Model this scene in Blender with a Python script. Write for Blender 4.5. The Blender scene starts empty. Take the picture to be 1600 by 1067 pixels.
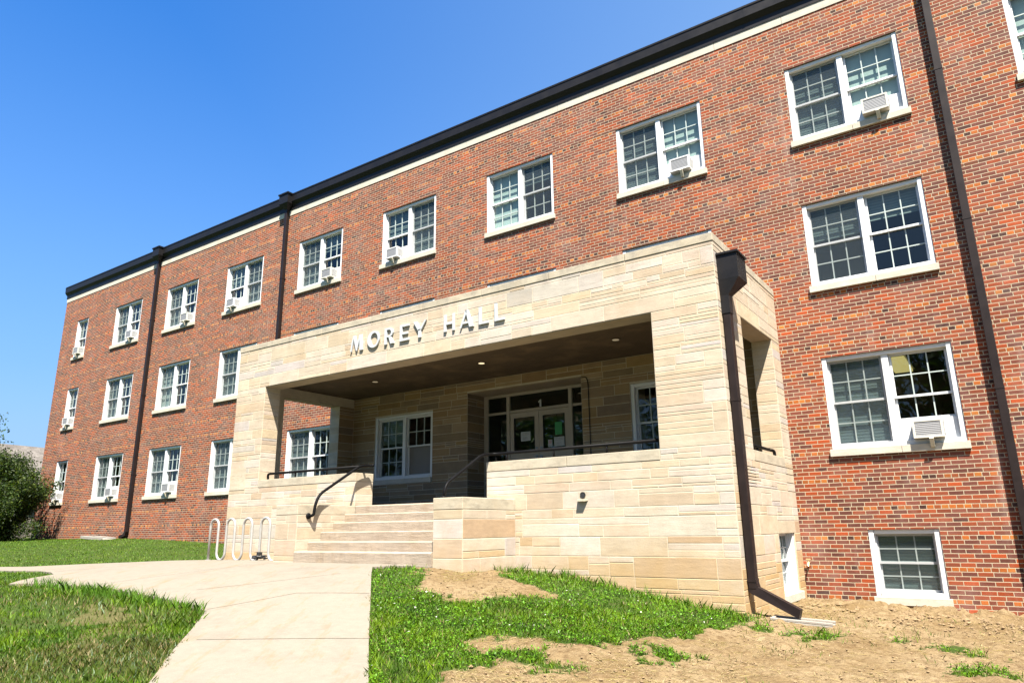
import bpy, bmesh, math, random
import numpy as np
from mathutils import Vector, Matrix, noise
from mathutils.geometry import delaunay_2d_cdt

# ------------------------------------------------------------------ camera, sky, sun
S = bpy.context.scene
cam = bpy.data.cameras.new('camera'); camo = bpy.data.objects.new('camera', cam)
S.collection.objects.link(camo); S.camera = camo
YAW, PITCH, ROLL = 0.6027, 0.2588, -0.0136
F = Vector((-math.sin(YAW)*math.cos(PITCH), math.cos(YAW)*math.cos(PITCH), math.sin(PITCH)))
rt = Vector((math.cos(YAW), math.sin(YAW), 0)); up = rt.cross(F)
R_ = rt*math.cos(ROLL) + up*math.sin(ROLL); U_ = -rt*math.sin(ROLL) + up*math.cos(ROLL)
M = Matrix((R_, U_, -F)).transposed().to_4x4(); M.translation = Vector((0.6068, -12.1457, 0.7722))
camo.matrix_world = M
cam.sensor_width = 36; cam.lens = 1103.6/1600*36; cam.clip_start = 0.05; cam.clip_end = 2000

SUN = Vector((0.38, -0.42, 1.0)).normalized()
w = bpy.data.worlds.new('World'); S.world = w; w.use_nodes = True
nt = w.node_tree; bg = nt.nodes['Background']
sky = nt.nodes.new('ShaderNodeTexSky'); sky.sky_type = 'NISHITA'; sky.sun_disc = False
sky.sun_elevation = math.asin(SUN.z); sky.sun_rotation = math.atan2(SUN.x, SUN.y)
sky.air_density = 1.0; sky.dust_density = 1.6; sky.ozone_density = 2.0
hs = nt.nodes.new('ShaderNodeHueSaturation'); hs.inputs['Saturation'].default_value = 1.85; hs.inputs['Value'].default_value = 1.0
nt.links.new(sky.outputs[0], hs.inputs['Color'])
# pale summer haze low in the sky, thinning towards the zenith
def wn(typ, **kw):
    x = nt.nodes.new(typ)
    for k_, v_ in kw.items(): setattr(x, k_, v_)
    return x
def wm(op, a, b, clamp=False):
    x = wn('ShaderNodeMath', operation=op, use_clamp=clamp)
    for i_, q_ in enumerate((a, b)):
        if isinstance(q_, bpy.types.NodeSocket): nt.links.new(q_, x.inputs[i_])
        else: x.inputs[i_].default_value = q_
    return x.outputs[0]
tc = wn('ShaderNodeTexCoord'); sx = wn('ShaderNodeSeparateXYZ'); nt.links.new(tc.outputs['Generated'], sx.inputs[0])
low = wm('POWER', wm('SUBTRACT', 1.0, wm('MAXIMUM', sx.outputs[2], 0.0)), 2.3)
side = wm('MULTIPLY', wm('ADD', sx.outputs[0], 0.72, True), 0.85)
fac = wm('ADD', wm('MULTIPLY', low, 1.32), side, True)
mxw = wn('ShaderNodeMix', data_type='RGBA'); nt.links.new(wm('MULTIPLY', fac, 0.9), mxw.inputs[0]); mt = wn('ShaderNodeMix', data_type='RGBA', blend_type='MULTIPLY'); mt.inputs[0].default_value = 1.0; mt.inputs[7].default_value = (.62, .90, 1.12, 1); nt.links.new(hs.outputs[0], mt.inputs[6]); nt.links.new(mt.outputs[2], mxw.inputs[6])
mxw.inputs[7].default_value = (1.55, 2.5, 3.9, 1)
nt.links.new(mxw.outputs[2], bg.inputs['Color'])
bg.inputs['Strength'].default_value = 0.068
sun = bpy.data.lights.new('sun', 'SUN'); suno = bpy.data.objects.new('sun', sun); S.collection.objects.link(suno)
sun.energy = 5.0; sun.angle = math.radians(0.53); sun.color = (1.0, 0.93, 0.82)
suno.rotation_euler = SUN.to_track_quat('Z', 'Y').to_euler(); suno.location = (5, -10, 30)
S.view_settings.view_transform = 'Standard'; S.view_settings.look = 'None'
S.view_settings.exposure = 1.92; S.view_settings.gamma = 1.0
S.cycles.max_bounces = 6; S.cycles.diffuse_bounces = 1; S.cycles.transparent_max_bounces = 12

# ------------------------------------------------------------------ helpers
rng = random.Random(7)
COL = S.collection
def tag(o, label=None, cat=None, group=None, kind=None):
    if label: o['label'] = label
    if cat: o['category'] = cat
    if group: o['group'] = group
    if kind: o['kind'] = kind
    return o
def thing(name, label, cat, loc=(0, 0, 0), rz=0.0, group=None):
    o = bpy.data.objects.new(name, None); o.empty_display_size = 0.2; COL.objects.link(o)
    o.location = loc; o.rotation_euler = (0, 0, rz)
    return tag(o, label, cat, group)
def node_part(name, parent, loc=(0, 0, 0), rz=0.0):
    o = bpy.data.objects.new(name, None); o.empty_display_size = 0.1; COL.objects.link(o)
    o.location = loc; o.rotation_euler = (0, 0, rz); o.parent = parent
    return o

class MB:
    def __init__(s): s.v = []; s.f = []; s.m = []; s.c = []
    def face(s, pts, m=0, c=(1, 1, 1)):
        n = len(s.v); s.v += [tuple(p) for p in pts]; s.f.append(tuple(range(n, n+len(pts)))); s.m.append(m); s.c.append(c)
    def box(s, x0, x1, y0, y1, z0, z1, m=0, c=(1, 1, 1)):
        if x1 < x0: x0, x1 = x1, x0
        if y1 < y0: y0, y1 = y1, y0
        n = len(s.v)
        s.v += [(x0,y0,z0),(x1,y0,z0),(x1,y1,z0),(x0,y1,z0),(x0,y0,z1),(x1,y0,z1),(x1,y1,z1),(x0,y1,z1)]
        for f in ((0,3,2,1),(4,5,6,7),(0,1,5,4),(1,2,6,5),(2,3,7,6),(3,0,4,7)):
            s.f.append(tuple(n+i for i in f)); s.m.append(m); s.c.append(c)
        return s
    def prism(s, poly, d, m=0, c=(1, 1, 1)):
        # poly: list of 3D points (planar), d: extrusion vector
        n = len(s.v); k = len(poly); d = Vector(d)
        s.v += [tuple(Vector(p)) for p in poly] + [tuple(Vector(p)+d) for p in poly]
        s.f.append(tuple(range(n, n+k))); s.f.append(tuple(reversed(range(n+k, n+2*k))))
        for i in range(k):
            j = (i+1) % k; s.f.append((n+j, n+i, n+k+i, n+k+j))
        s.m += [m]*(k+2); s.c += [c]*(k+2)
        return s
    def tube(s, pts, r, seg=10, m=0, c=(1, 1, 1), caps=True):
        pts = [Vector(p) for p in pts]; n0 = len(s.v); k = len(pts)
        rs = r if isinstance(r, (list, tuple)) else [r]*k
        t = (pts[1]-pts[0]).normalized()
        a = t.orthogonal().normalized(); prev = t
        for i in range(k):
            t = ((pts[min(i+1, k-1)]-pts[max(i-1, 0)])).normalized()
            q = prev.rotation_difference(t); a = (q @ a).normalized(); prev = t
            b = t.cross(a)
            for j in range(seg):
                th = 2*math.pi*j/seg
                s.v.append(tuple(pts[i] + (a*math.cos(th)+b*math.sin(th))*rs[i]))
        for i in range(k-1):
            for j in range(seg):
                j2 = (j+1) % seg
                s.f.append((n0+i*seg+j, n0+i*seg+j2, n0+(i+1)*seg+j2, n0+(i+1)*seg+j)); s.m.append(m); s.c.append(c)
        if caps:
            s.f.append(tuple(n0+j for j in reversed(range(seg)))); s.f.append(tuple(n0+(k-1)*seg+j for j in range(seg)))
            s.m += [m, m]; s.c += [c, c]
        return s
    def build(s, name, mats, parent=None, smooth=False, col=False, bevel=0):
        me = bpy.data.meshes.new(name); me.from_pydata(s.v, [], s.f)
        if not isinstance(mats, (list, tuple)): mats = [mats]
        for m in mats: me.materials.append(m)
        me.polygons.foreach_set('material_index', s.m)
        if smooth: me.polygons.foreach_set('use_smooth', [True]*len(s.f))
        if col:
            at = me.color_attributes.new('tone', 'FLOAT_COLOR', 'CORNER')
            buf = []
            for f, c in zip(s.f, s.c): buf += [c[0], c[1], c[2], 1.0]*len(f)
            at.data.foreach_set('color', buf)
        me.update()
        o = bpy.data.objects.new(name, me); COL.objects.link(o)
        if parent: o.parent = parent
        if bevel:
            b = o.modifiers.new('bevel', 'BEVEL'); b.width = bevel; b.segments = 2; b.limit_method = 'ANGLE'
        if smooth:
            pass
        return o

def smooth_path(pts, r, n=6):
    # polyline with rounded corners
    P = [Vector(p) for p in pts]; out = [P[0]]
    for i in range(1, len(P)-1):
        a, b, c = P[i-1], P[i], P[i+1]
        d = min(r, (a-b).length*0.48, (c-b).length*0.48)
        p0 = b+(a-b).normalized()*d; p1 = b+(c-b).normalized()*d
        for k in range(n+1):
            t = k/n; out.append(p0*(1-t)**2 + b*2*t*(1-t) + p1*t*t)
    out.append(P[-1]); return out

# ------------------------------------------------------------------ materials
class NT:
    def __init__(s, name):
        s.mat = bpy.data.materials.new(name); s.mat.use_nodes = True; s.t = s.mat.node_tree
        s.b = s.t.nodes['Principled BSDF']; s.out = s.t.nodes['Material Output']
    def n(s, typ, **kw):
        x = s.t.nodes.new(typ)
        for k, v in kw.items(): setattr(x, k, v)
        return x
    def set(s, sock, v):
        if isinstance(v, bpy.types.NodeSocket): s.t.links.new(v, sock)
        elif v is not None: sock.default_value = v
    def math(s, op, a, b=None, c=None, clamp=False):
        x = s.n('ShaderNodeMath', operation=op); x.use_clamp = clamp
        s.set(x.inputs[0], a)
        if b is not None: s.set(x.inputs[1], b)
        if c is not None: s.set(x.inputs[2], c)
        return x.outputs[0]
    def vmath(s, op, a, b=None, out=0):
        x = s.n('ShaderNodeVectorMath', operation=op); s.set(x.inputs[0], a)
        if b is not None: s.set(x.inputs[1], b)
        return x.outputs[out]
    def comb(s, x, y, z):
        c = s.n('ShaderNodeCombineXYZ'); s.set(c.inputs[0], x); s.set(c.inputs[1], y); s.set(c.inputs[2], z); return c.outputs[0]
    def sep(s, v):
        c = s.n('ShaderNodeSeparateXYZ'); s.set(c.inputs[0], v); return c.outputs
    def obj(s): return s.n('ShaderNodeTexCoord').outputs['Object']
    def pos(s): return s.n('ShaderNodeNewGeometry').outputs['Position']
    def noise(s, vec, scale, detail=3, rough=0.55, out='Fac'):
        x = s.n('ShaderNodeTexNoise'); s.set(x.inputs['Vector'], vec); x.inputs['Scale'].default_value = scale
        x.inputs['Detail'].default_value = detail; x.inputs['Roughness'].default_value = rough; return x.outputs[out]
    def ramp(s, fac, stops, interp='LINEAR'):
        x = s.n('ShaderNodeValToRGB'); x.color_ramp.interpolation = interp; e = x.color_ramp.elements
        while len(e) < len(stops): e.new(0.5)
        for i, (p, c) in enumerate(stops):
            e[i].position = p; e[i].color = (c[0], c[1], c[2], 1) if isinstance(c, tuple) else (c, c, c, 1)
        s.set(x.inputs[0], fac); return x.outputs[0]
    def mix(s, fac, a, b, blend='MIX'):
        x = s.n('ShaderNodeMix', data_type='RGBA', blend_type=blend)
        s.set(x.inputs[0], fac)
        for i, v in ((6, a), (7, b)):
            s.set(x.inputs[i], (v[0], v[1], v[2], 1) if isinstance(v, tuple) else v)
        return x.outputs[2]
    def maprange(s, v, a, b, c=0.0, d=1.0):
        x = s.n('ShaderNodeMapRange'); s.set(x.inputs[0], v)
        for i, q in enumerate((a, b, c, d)): x.inputs[i+1].default_value = q
        return x.outputs[0]
    def bump(s, h, dist=0.01, strength=1.0, prev=None):
        x = s.n('ShaderNodeBump'); x.inputs['Distance'].default_value = dist; x.inputs['Strength'].default_value = strength
        s.set(x.inputs['Height'], h)
        if prev: s.set(x.inputs['Normal'], prev)
        return x.outputs[0]
    def fin(s, color=None, rough=None, normal=None, spec=None, metal=None):
        if color is not None: s.set(s.b.inputs['Base Color'], (color[0], color[1], color[2], 1) if isinstance(color, tuple) else color)
        if rough is not None: s.set(s.b.inputs['Roughness'], rough)
        if normal is not None: s.set(s.b.inputs['Normal'], normal)
        if spec is not None: s.b.inputs['Specular IOR Level'].default_value = spec
        if metal is not None: s.b.inputs['Metallic'].default_value = metal
        return s.mat

def m_brick():
    t = NT('red_brick'); p = t.sep(t.pos())
    HC = 0.0617; BL = 0.1870
    wob = t.math('MULTIPLY', t.math('SUBTRACT', t.noise(t.pos(), 6.0, 2), 0.5), 0.006)
    u = t.math('ADD', t.math('ADD', p[0], p[1]), wob)
    zz = t.math('DIVIDE', t.math('ADD', t.math('ADD', p[2], 9.828), wob), HC)
    row = t.math('FLOOR', zz)
    hd = t.math('LESS_THAN', t.math('MODULO', row, 7.0), 0.5)
    par = t.math('MODULO', row, 2.0)
    width = t.math('MULTIPLY_ADD', hd, -BL/2, BL)
    jit = t.math('MULTIPLY', t.math('SUBTRACT', 1.0, hd), t.math('MULTIPLY', par, 0.5))
    uu = t.math('ADD', t.math('DIVIDE', t.math('ADD', u, 100.0), width), t.math('MULTIPLY_ADD', hd, 0.25, jit))
    cell = t.math('FLOOR', uu)
    fu = t.math('MULTIPLY', t.math('FRACT', uu), width); fz = t.math('MULTIPLY', t.math('FRACT', zz), HC)
    du = t.math('MINIMUM', fu, t.math('SUBTRACT', width, fu)); dz = t.math('MINIMUM', fz, t.math('SUBTRACT', HC, fz))
    d = t.math('MINIMUM', du, dz)
    edge = t.math('MULTIPLY', t.math('SUBTRACT', t.noise(t.pos(), 70.0, 2), 0.5), 0.004)
    mort = t.maprange(t.math('ADD', d, edge), 0.0042, 0.0066, 1.0, 0.0)
    wn = t.n('ShaderNodeTexWhiteNoise', noise_dimensions='2D'); t.set(wn.inputs['Vector'], t.comb(cell, row, 0.0)); r = wn.outputs['Value']
    wn2 = t.n('ShaderNodeTexWhiteNoise', noise_dimensions='2D'); t.set(wn2.inputs['Vector'], t.comb(t.math('ADD', cell, 31.7), row, 0.0)); r2 = wn2.outputs['Value']
    # low frequency drift of the colour mix from pack to pack
    lf = t.math('MULTIPLY', t.math('SUBTRACT', t.noise(t.comb(p[0], p[1], t.math('MULTIPLY', p[2], 2.2)), 0.9, 2), 0.5), 0.55)
    rr = t.math('ADD', t.math('MULTIPLY', r, .86), t.math('MULTIPLY', t.maprange(t.math('ADD', t.math('MULTIPLY', lf, 1.0), .5), .36, .64), .14), clamp=True)
    st = t.ramp(rr, [(0.0, (.062,.030,.028)), (.07, (.120,.048,.038)), (.22, (.160,.056,.040)), (.36, (.175,.070,.052)), (.50, (.215,.064,.032)), (.66, (.250,.068,.028)),
                     (.83, (.30,.066,.018)), (.95, (.34,.105,.026))], 'CONSTANT')
    hh = t.ramp(rr, [(0.0, (.060,.030,.026)), (.20, (.14,.048,.030)), (.38, (.25,.075,.024)), (.58, (.34,.115,.022)), (.82, (.40,.165,.035))], 'CONSTANT')
    c = t.mix(hd, st, hh); c = t.mix(1.0, c, (.88, .71, .61), 'MULTIPLY')
    v = t.math('MULTIPLY_ADD', r2, 0.42, 0.80)
    fine = t.noise(t.pos(), 55.0, 4, 0.7)
    v = t.math('MULTIPLY', v, t.maprange(fine, 0.25, 0.8, 0.72, 1.22))
    v = t.math('MULTIPLY', v, t.maprange(t.noise(t.pos(), 0.45, 3), 0.3, 0.7, 0.86, 1.12))
    c = t.mix(1.0, c, t.comb(v, v, v), 'MULTIPLY')
    # pale efflorescence bloom here and there
    bl = t.math('MULTIPLY', t.maprange(t.noise(t.pos(), 1.3, 5, 0.7), 0.50, 0.78), 0.30)
    c = t.mix(bl, c, (.29,.225,.205))
    mc = t.mix(t.noise(t.pos(), 9.0, 4), (.32,.255,.170), (.44,.37,.265))
    c = t.mix(mort, c, mc)
    for zj in (8.824, 6.120):
        jl = t.math('LESS_THAN', t.math('ABSOLUTE', t.math('SUBTRACT', p[2], zj)), .0085)
        c = t.mix(t.math('MULTIPLY', jl, t.maprange(t.noise(t.pos(), .35, 3), .40, .50)), c, (.07, .036, .018))
    # lime runs washed down the wall in narrow vertical streaks
    ru = t.noise(t.comb(t.math('MULTIPLY', p[0], 3.2), 0.0, t.math('MULTIPLY', p[2], .22)), 1.0, 4, .6)
    c = t.mix(t.math('MULTIPLY', t.maprange(ru, .60, .78), .28), c, (.33, .27, .23))
    h = t.math('ADD', t.math('MULTIPLY', t.math('SUBTRACT', 1.0, mort), t.math('MULTIPLY_ADD', r2, 0.3, 0.8)), t.math('MULTIPLY', fine, 0.25))
    return t.fin(c, t.maprange(fine, .2, .8, .72, .92), t.bump(h, 0.006, 0.9), spec=0.25)

def m_stone(name='limestone', joint=False, base=None, stain=True, rough_=False, grime=False):
    t = NT(name); P = t.pos(); p = t.sep(P)
    if base is None:
        a = t.n('ShaderNodeVertexColor'); a.layer_name = 'tone'; col = a.outputs[0]
    else: col = None
    n1 = t.noise(P, 3.2, 6, 0.65); n2 = t.noise(t.comb(t.math('MULTIPLY', t.math('ADD', p[0], p[1]), 0.5), p[1], t.math('MULTIPLY', p[2], 3.5)), 6.0, 5, 0.6); n3 = t.noise(P, 90.0, 4, 0.7)
    src = col if col else (base[0], base[1], base[2])
    v = t.math('MULTIPLY', t.maprange(n1, .25, .75, .86, 1.10), t.maprange(n2, .25, .75, .90, 1.08))
    v = t.math('MULTIPLY', v, t.maprange(n3, .2, .8, .86, 1.12))
    c = t.mix(1.0, src, t.comb(v, v, v), 'MULTIPLY')
    # rusty-yellow blotches in the stone
    bl = t.maprange(t.noise(P, 1.7, 5, 0.62), .50, .74)
    c = t.mix(t.math('MULTIPLY', bl, 0.30), c, (.31, .205, .10))
    if stain:
        zb = t.math('ADD', p[2], t.math('MULTIPLY', t.noise(P, 2.6, 5, .6), 1.0))
        sm = t.math('MULTIPLY', t.maprange(zb, .35, 1.15, 1.0, 0.0), 0.62)
        c = t.mix(sm, c, (.36, .225, .085))
        # grey run marks under the top course
        g = t.math('MULTIPLY', t.maprange(t.noise(t.comb(t.math('MULTIPLY', t.math('ADD', p[0], p[1]), 3.0), 0.0, t.math('MULTIPLY', p[2], .4)), 2.0, 4), .50, .75), t.maprange(p[2], 4.35, 4.72))
        c = t.mix(t.math('MULTIPLY', g, 0.6), c, (.16, .145, .125))
    if grime:
        gm = t.maprange(t.noise(t.comb(t.math('MULTIPLY', t.math('ADD', p[0], p[1]), 2.2), 0.0, t.math('MULTIPLY', p[2], 5.0)), 1.6, 6, .7), .50, .72)
        c = t.mix(t.math('MULTIPLY', gm, .62), c, (.17, .15, .12))
    h = t.math('ADD', t.math('MULTIPLY', n1, .4), t.math('MULTIPLY', n3, .35))
    h = t.math('ADD', h, t.math('MULTIPLY', n2, .4))
    if rough_:
        vo = t.n('ShaderNodeTexVoronoi'); vo.inputs['Scale'].default_value = 11.0; t.set(vo.inputs['Vector'], t.vmath('ADD', P, t.noise(P, 9.0, 3, .6, 'Color')))
        pit = t.maprange(vo.outputs['Distance'], .02, .12, 1.0, 0.0); pit = t.math('MULTIPLY', pit, t.maprange(t.noise(P, 2.0, 2), .45, .6))
        c = t.mix(t.math('MULTIPLY', pit, .7), c, (.10, .07, .045)); h = t.math('SUBTRACT', t.math('MULTIPLY', h, 2.2), pit)
        c = t.mix(t.math('MULTIPLY', t.maprange(t.noise(P, 4.5, 6, .7), .5, .72), .5), c, (.19, .135, .09))
    return t.fin(c, 0.86, t.bump(h, 0.014 if rough_ else 0.008, 0.8), spec=0.2)

def m_plain(name, col, rough=0.6, metal=0.0, var=0.12, scale=4.0, bump=0.0, spec=0.5):
    t = NT(name); P = t.pos(); n1 = t.noise(P, scale, 5, .6); n2 = t.noise(P, scale*14, 3, .6)
    v = t.math('MULTIPLY', t.maprange(n1, .25, .75, 1-var, 1+var), t.maprange(n2, .2, .8, 1-var*.5, 1+var*.5))
    c = t.mix(1.0, col, t.comb(v, v, v), 'MULTIPLY')
    return t.fin(c, t.maprange(n1, .2, .8, max(rough-.08, .02), min(rough+.08, 1)), t.bump(n2, 0.003, bump) if bump else None, spec=spec, metal=metal)

def m_glass():
    t = NT('window_glass')
    tr = t.n('ShaderNodeBsdfTransparent'); tr.inputs[0].default_value = (.62, .72, .70, 1)
    gl = t.n('ShaderNodeBsdfGlossy'); gl.inputs['Roughness'].default_value = 0.015; gl.inputs[0].default_value = (1, 1, 1, 1)
    nz = t.noise(t.pos(), 1.6, 2); t.set(gl.inputs['Normal'], t.bump(nz, 0.02, 0.15))
    ge = t.n('ShaderNodeNewGeometry'); ca = t.math('ABSOLUTE', t.vmath('DOT_PRODUCT', ge.outputs['Normal'], ge.outputs['Incoming'], 1))
    f = t.math('MULTIPLY_ADD', t.math('POWER', t.math('SUBTRACT', 1.0, ca, clamp=True), 5.0), .88, .058, clamp=True)
    mx = t.n('ShaderNodeMixShader'); t.set(mx.inputs[0], f); t.t.links.new(tr.outputs[0], mx.inputs[1]); t.t.links.new(gl.outputs[0], mx.inputs[2])
    t.t.links.new(mx.outputs[0], t.out.inputs[0]); return t.mat
def m_screen():
    t = NT('insect_mesh')
    tr = t.n('ShaderNodeBsdfTransparent'); tr.inputs[0].default_value = (1, 1, 1, 1)
    df = t.n('ShaderNodeBsdfDiffuse'); df.inputs[0].default_value = (.07, .085, .09, 1)
    mx = t.n('ShaderNodeMixShader'); mx.inputs[0].default_value = .27
    t.t.links.new(tr.outputs[0], mx.inputs[1]); t.t.links.new(df.outputs[0], mx.inputs[2]); t.t.links.new(mx.outputs[0], t.out.inputs[0]); return t.mat
def m_leaf(name, c1, c2, trans=.35):
    t = NT(name)
    a = t.n('ShaderNodeVertexColor'); a.layer_name = 'tone'
    df = t.n('ShaderNodeBsdfPrincipled'); df.inputs['Roughness'].default_value = .55; df.inputs['Specular IOR Level'].default_value = .3
    t.set(df.inputs['Base Color'], a.outputs[0])
    tl = t.n('ShaderNodeBsdfTranslucent'); t.set(tl.inputs[0], t.mix(1.0, a.outputs[0], (1.25, 1.35, .6), 'MULTIPLY'))
    mx = t.n('ShaderNodeMixShader'); mx.inputs[0].default_value = trans
    t.t.links.new(df.outputs[0], mx.inputs[1]); t.t.links.new(tl.outputs[0], mx.inputs[2]); t.t.links.new(mx.outputs[0], t.out.inputs[0]); return t.mat
def m_concrete(segs):
    t = NT('path_concrete'); P = t.pos(); p = t.sep(P); P2 = t.comb(p[0], p[1], 0.0)
    n1 = t.noise(P, 1.1, 6, .6); n2 = t.noise(P, 11.0, 5, .65); n3 = t.noise(P, 160.0, 3, .7)
    c = t.mix(n1, (.180, .158, .125), (.215, .192, .155))
    v = t.math('MULTIPLY', t.maprange(n2, .25, .75, .92, 1.06), t.maprange(n3, .2, .8, .78, 1.16)); c = t.mix(1.0, c, t.comb(v, v, v), 'MULTIPLY')
    # rust streaks
    sv = t.comb(t.math('MULTIPLY', t.math('ADD', p[0], t.math('MULTIPLY', p[1], .75)), 2.6), t.math('MULTIPLY', t.math('SUBTRACT', p[1], p[0]), .5), 0.0)
    rs = t.math('MULTIPLY', t.maprange(t.noise(sv, 1.5, 5, .7), .54, .72), .6); c = t.mix(rs, c, (.19, .115, .045))
    dk = t.math('MULTIPLY', t.maprange(t.noise(P, 1.1, 8, .85), .47, .68), .50); c = t.mix(dk, c, (.12, .10, .078))
    dmin = None
    for a, b in segs:
        a = Vector((a[0], a[1], 0)); b = Vector((b[0], b[1], 0)); ba = b-a
        pa = t.vmath('SUBTRACT', P2, tuple(a))
        hpos = t.math('DIVIDE', t.vmath('DOT_PRODUCT', pa, tuple(ba), 1), ba.length_squared, clamp=True)
        sc = t.n('ShaderNodeVectorMath', operation='SCALE'); sc.inputs[0].default_value = tuple(ba); t.set(sc.inputs['Scale'], hpos)
        d = t.vmath('LENGTH', t.vmath('SUBTRACT', pa, sc.outputs[0]), None, 1)
        dmin = d if dmin is None else t.math('MINIMUM', dmin, d)
    dmin = t.math('ADD', dmin, t.math('MULTIPLY', t.math('SUBTRACT', t.noise(P, 30.0, 4, .7), .5), .016))
    j = t.maprange(dmin, 0.004, 0.013, 1.0, 0.0); c = t.mix(t.math('MULTIPLY', j, .8), c, (.035, .027, .02))
    h = t.math('SUBTRACT', t.math('ADD', t.math('MULTIPLY', n3, .3), t.math('MULTIPLY', n2, .3)), j)
    return t.fin(c, .9, t.bump(h, .005, .8), spec=.15)
def m_ground():
    t = NT('soil_and_turf'); P = t.pos()
    a = t.n('ShaderNodeVertexColor'); a.layer_name = 'tone'; sp = t.n('ShaderNodeSeparateColor'); t.set(sp.inputs[0], a.outputs[0])
    n1 = t.noise(P, 1.2, 6, .65); n2 = t.noise(P, 14.0, 6, .7); n3 = t.noise(P, 90.0, 4, .75)
    dirt = t.mix(t.maprange(n1, .35, .65), (.160, .110, .053), (.235, .175, .100))
    dirt = t.mix(t.maprange(n2, .45, .72), dirt, (.085, .050, .022))
    pale = t.maprange(n3, .62, .80); dirt = t.mix(t.math('MULTIPLY', pale, .5), dirt, (.36, .31, .23))
    v = t.maprange(n3, .2, .8, .72, 1.22); dirt = t.mix(1.0, dirt, t.comb(v, v, v), 'MULTIPLY')
    turf = t.mix(t.maprange(n1, .3, .7), (.020, .048, .005), (.045, .068, .012)); turf = t.mix(t.maprange(n2, .5, .75), turf, (.075, .06, .03))
    c = t.mix(sp.outputs[0], dirt, turf)
    vo = t.n('ShaderNodeTexVoronoi'); vo.inputs['Scale'].default_value = 26.0; t.set(vo.inputs['Vector'], P)
    h = t.math('ADD', t.math('MULTIPLY', n2, 1.0), t.math('MULTIPLY', n3, .45)); h = t.math('SUBTRACT', h, t.math('MULTIPLY', vo.outputs['Distance'], .5))
    return t.fin(c, .95, t.bump(h, .03, .8), spec=.1)
def m_louvre(name, c1, c2, pitch, axis=2):
    t = NT(name); p = t.sep(t.obj()); q = p[axis]
    f = t.math('FRACT', t.math('DIVIDE', t.math('ADD', q, 5.0), pitch))
    g = t.maprange(t.math('ABSOLUTE', t.math('SUBTRACT', f, .5)), .12, .32)
    return t.fin(t.mix(g, c2, c1), .5, t.bump(g, .004, .8))
def m_shingle():
    t = NT('roof_shingles'); P = t.pos(); p = t.sep(P)
    br = t.n('ShaderNodeTexBrick'); t.set(br.inputs['Vector'], t.comb(p[1], t.math('ADD', p[2], t.math('MULTIPLY', p[0], .0)), 0.0))
    br.inputs['Scale'].default_value = 1.0; br.inputs['Brick Width'].default_value = .5; br.inputs['Row Height'].default_value = .13; br.inputs['Mortar Size'].default_value = .012
    br.inputs['Color1'].default_value = (.15, .135, .122, 1); br.inputs['Color2'].default_value = (.10, .09, .082, 1); br.inputs['Mortar'].default_value = (.08, .07, .06, 1)
    v = t.maprange(t.noise(P, 3.0, 5), .2, .8, .75, 1.25)
    return t.fin(t.mix(1.0, br.outputs[0], t.comb(v, v, v), 'MULTIPLY'), .95, spec=.1)

MAT = dict(
    brick=m_brick(), stone=m_stone(), mortar=m_stone('lime_mortar', base=(.46, .40, .31)),
    cap=m_stone('coping_limestone', base=(.39, .345, .265), grime=True), sill=m_stone('sill_limestone', base=(.46, .425, .355), stain=False),
    step=m_stone('step_limestone', base=(.33, .272, .21), stain=False, rough_=True),
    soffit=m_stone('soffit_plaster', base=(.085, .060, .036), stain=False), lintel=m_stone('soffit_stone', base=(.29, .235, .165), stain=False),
    white=m_plain('white_paint', (.60, .61, .62), .42, var=.05), vinyl=m_plain('muntin_paint', (.36, .41, .395), .45, var=.04),
    bronze=m_plain('dark_bronze_metal', (.0085, .0075, .008), .48, var=.2, spec=.25), bronze2=m_plain('downspout_metal', (.014, .009, .0085), .5, var=.25, spec=.22),
    black=m_plain('black_rail_paint', (.005, .005, .0055), .5, var=.2, spec=.07), galv=m_plain('galvanised_steel', (.36, .35, .33), .5, metal=.3, var=.12, scale=12),
    letter=m_plain('pale_metal_lettering', (.42, .44, .45), .45, var=.05), acw=m_plain('ac_white_enamel', (.56, .56, .555), .4, var=.05),
    acy=m_plain('ac_yellowed_enamel', (.50, .485, .43), .45, var=.10),
    grille=m_louvre('ac_grille', (.26, .265, .275), (.11, .11, .12), .026), blind=m_louvre('slatted_blind', (.20, .22, .225), (.145, .16, .165), .050),
    shade=m_plain('roller_shade', (.60, .62, .60), .8, var=.04), vent=m_louvre('ac_side_vent', (.45, .45, .44), (.12, .12, .12), .030),
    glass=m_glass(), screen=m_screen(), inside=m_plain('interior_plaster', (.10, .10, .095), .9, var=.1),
    bracket=m_plain('tan_bracket', (.50, .46, .36), .5, var=.1), doorp=m_plain('taupe_door_paint', (.36, .30, .245), .45, var=.06),
    board=m_plain('grey_panel_board', (.16, .145, .13), .6, var=.08), steel=m_plain('door_steel', (.25, .25, .26), .35, metal=.8, var=.1),
    paper=m_plain('notice_paper', (.45, .46, .48), .8, var=.03), green=m_plain('green_paper', (.05, .30, .11), .8, var=.05), ink=m_plain('printing_ink', (.10, .10, .11), .8, var=.05),
    red=m_plain('red_ink', (.55, .06, .05), .7, var=.05), rubber=m_plain('black_lock_cover', (.02, .02, .02), .5), bark=m_plain('bark', (.12, .085, .06), .9, bump=.8, var=.3, scale=9),
    slab=m_stone('splash_concrete', base=(.27, .25, .22), stain=False), gravel=m_plain('clod_soil', (.18, .122, .062), .95, bump=.8, var=.3, scale=7),
    shingle=m_shingle(), siding=m_plain('house_siding', (.13, .11, .09), .8), leaf=m_leaf('leaf', 0, 0), grass=m_leaf('grass_blade', 0, 0, .28), ground=m_ground(),
    brass=m_plain('hose_tap_brass', (.55, .42, .22), .4, metal=.6),
)

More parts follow.
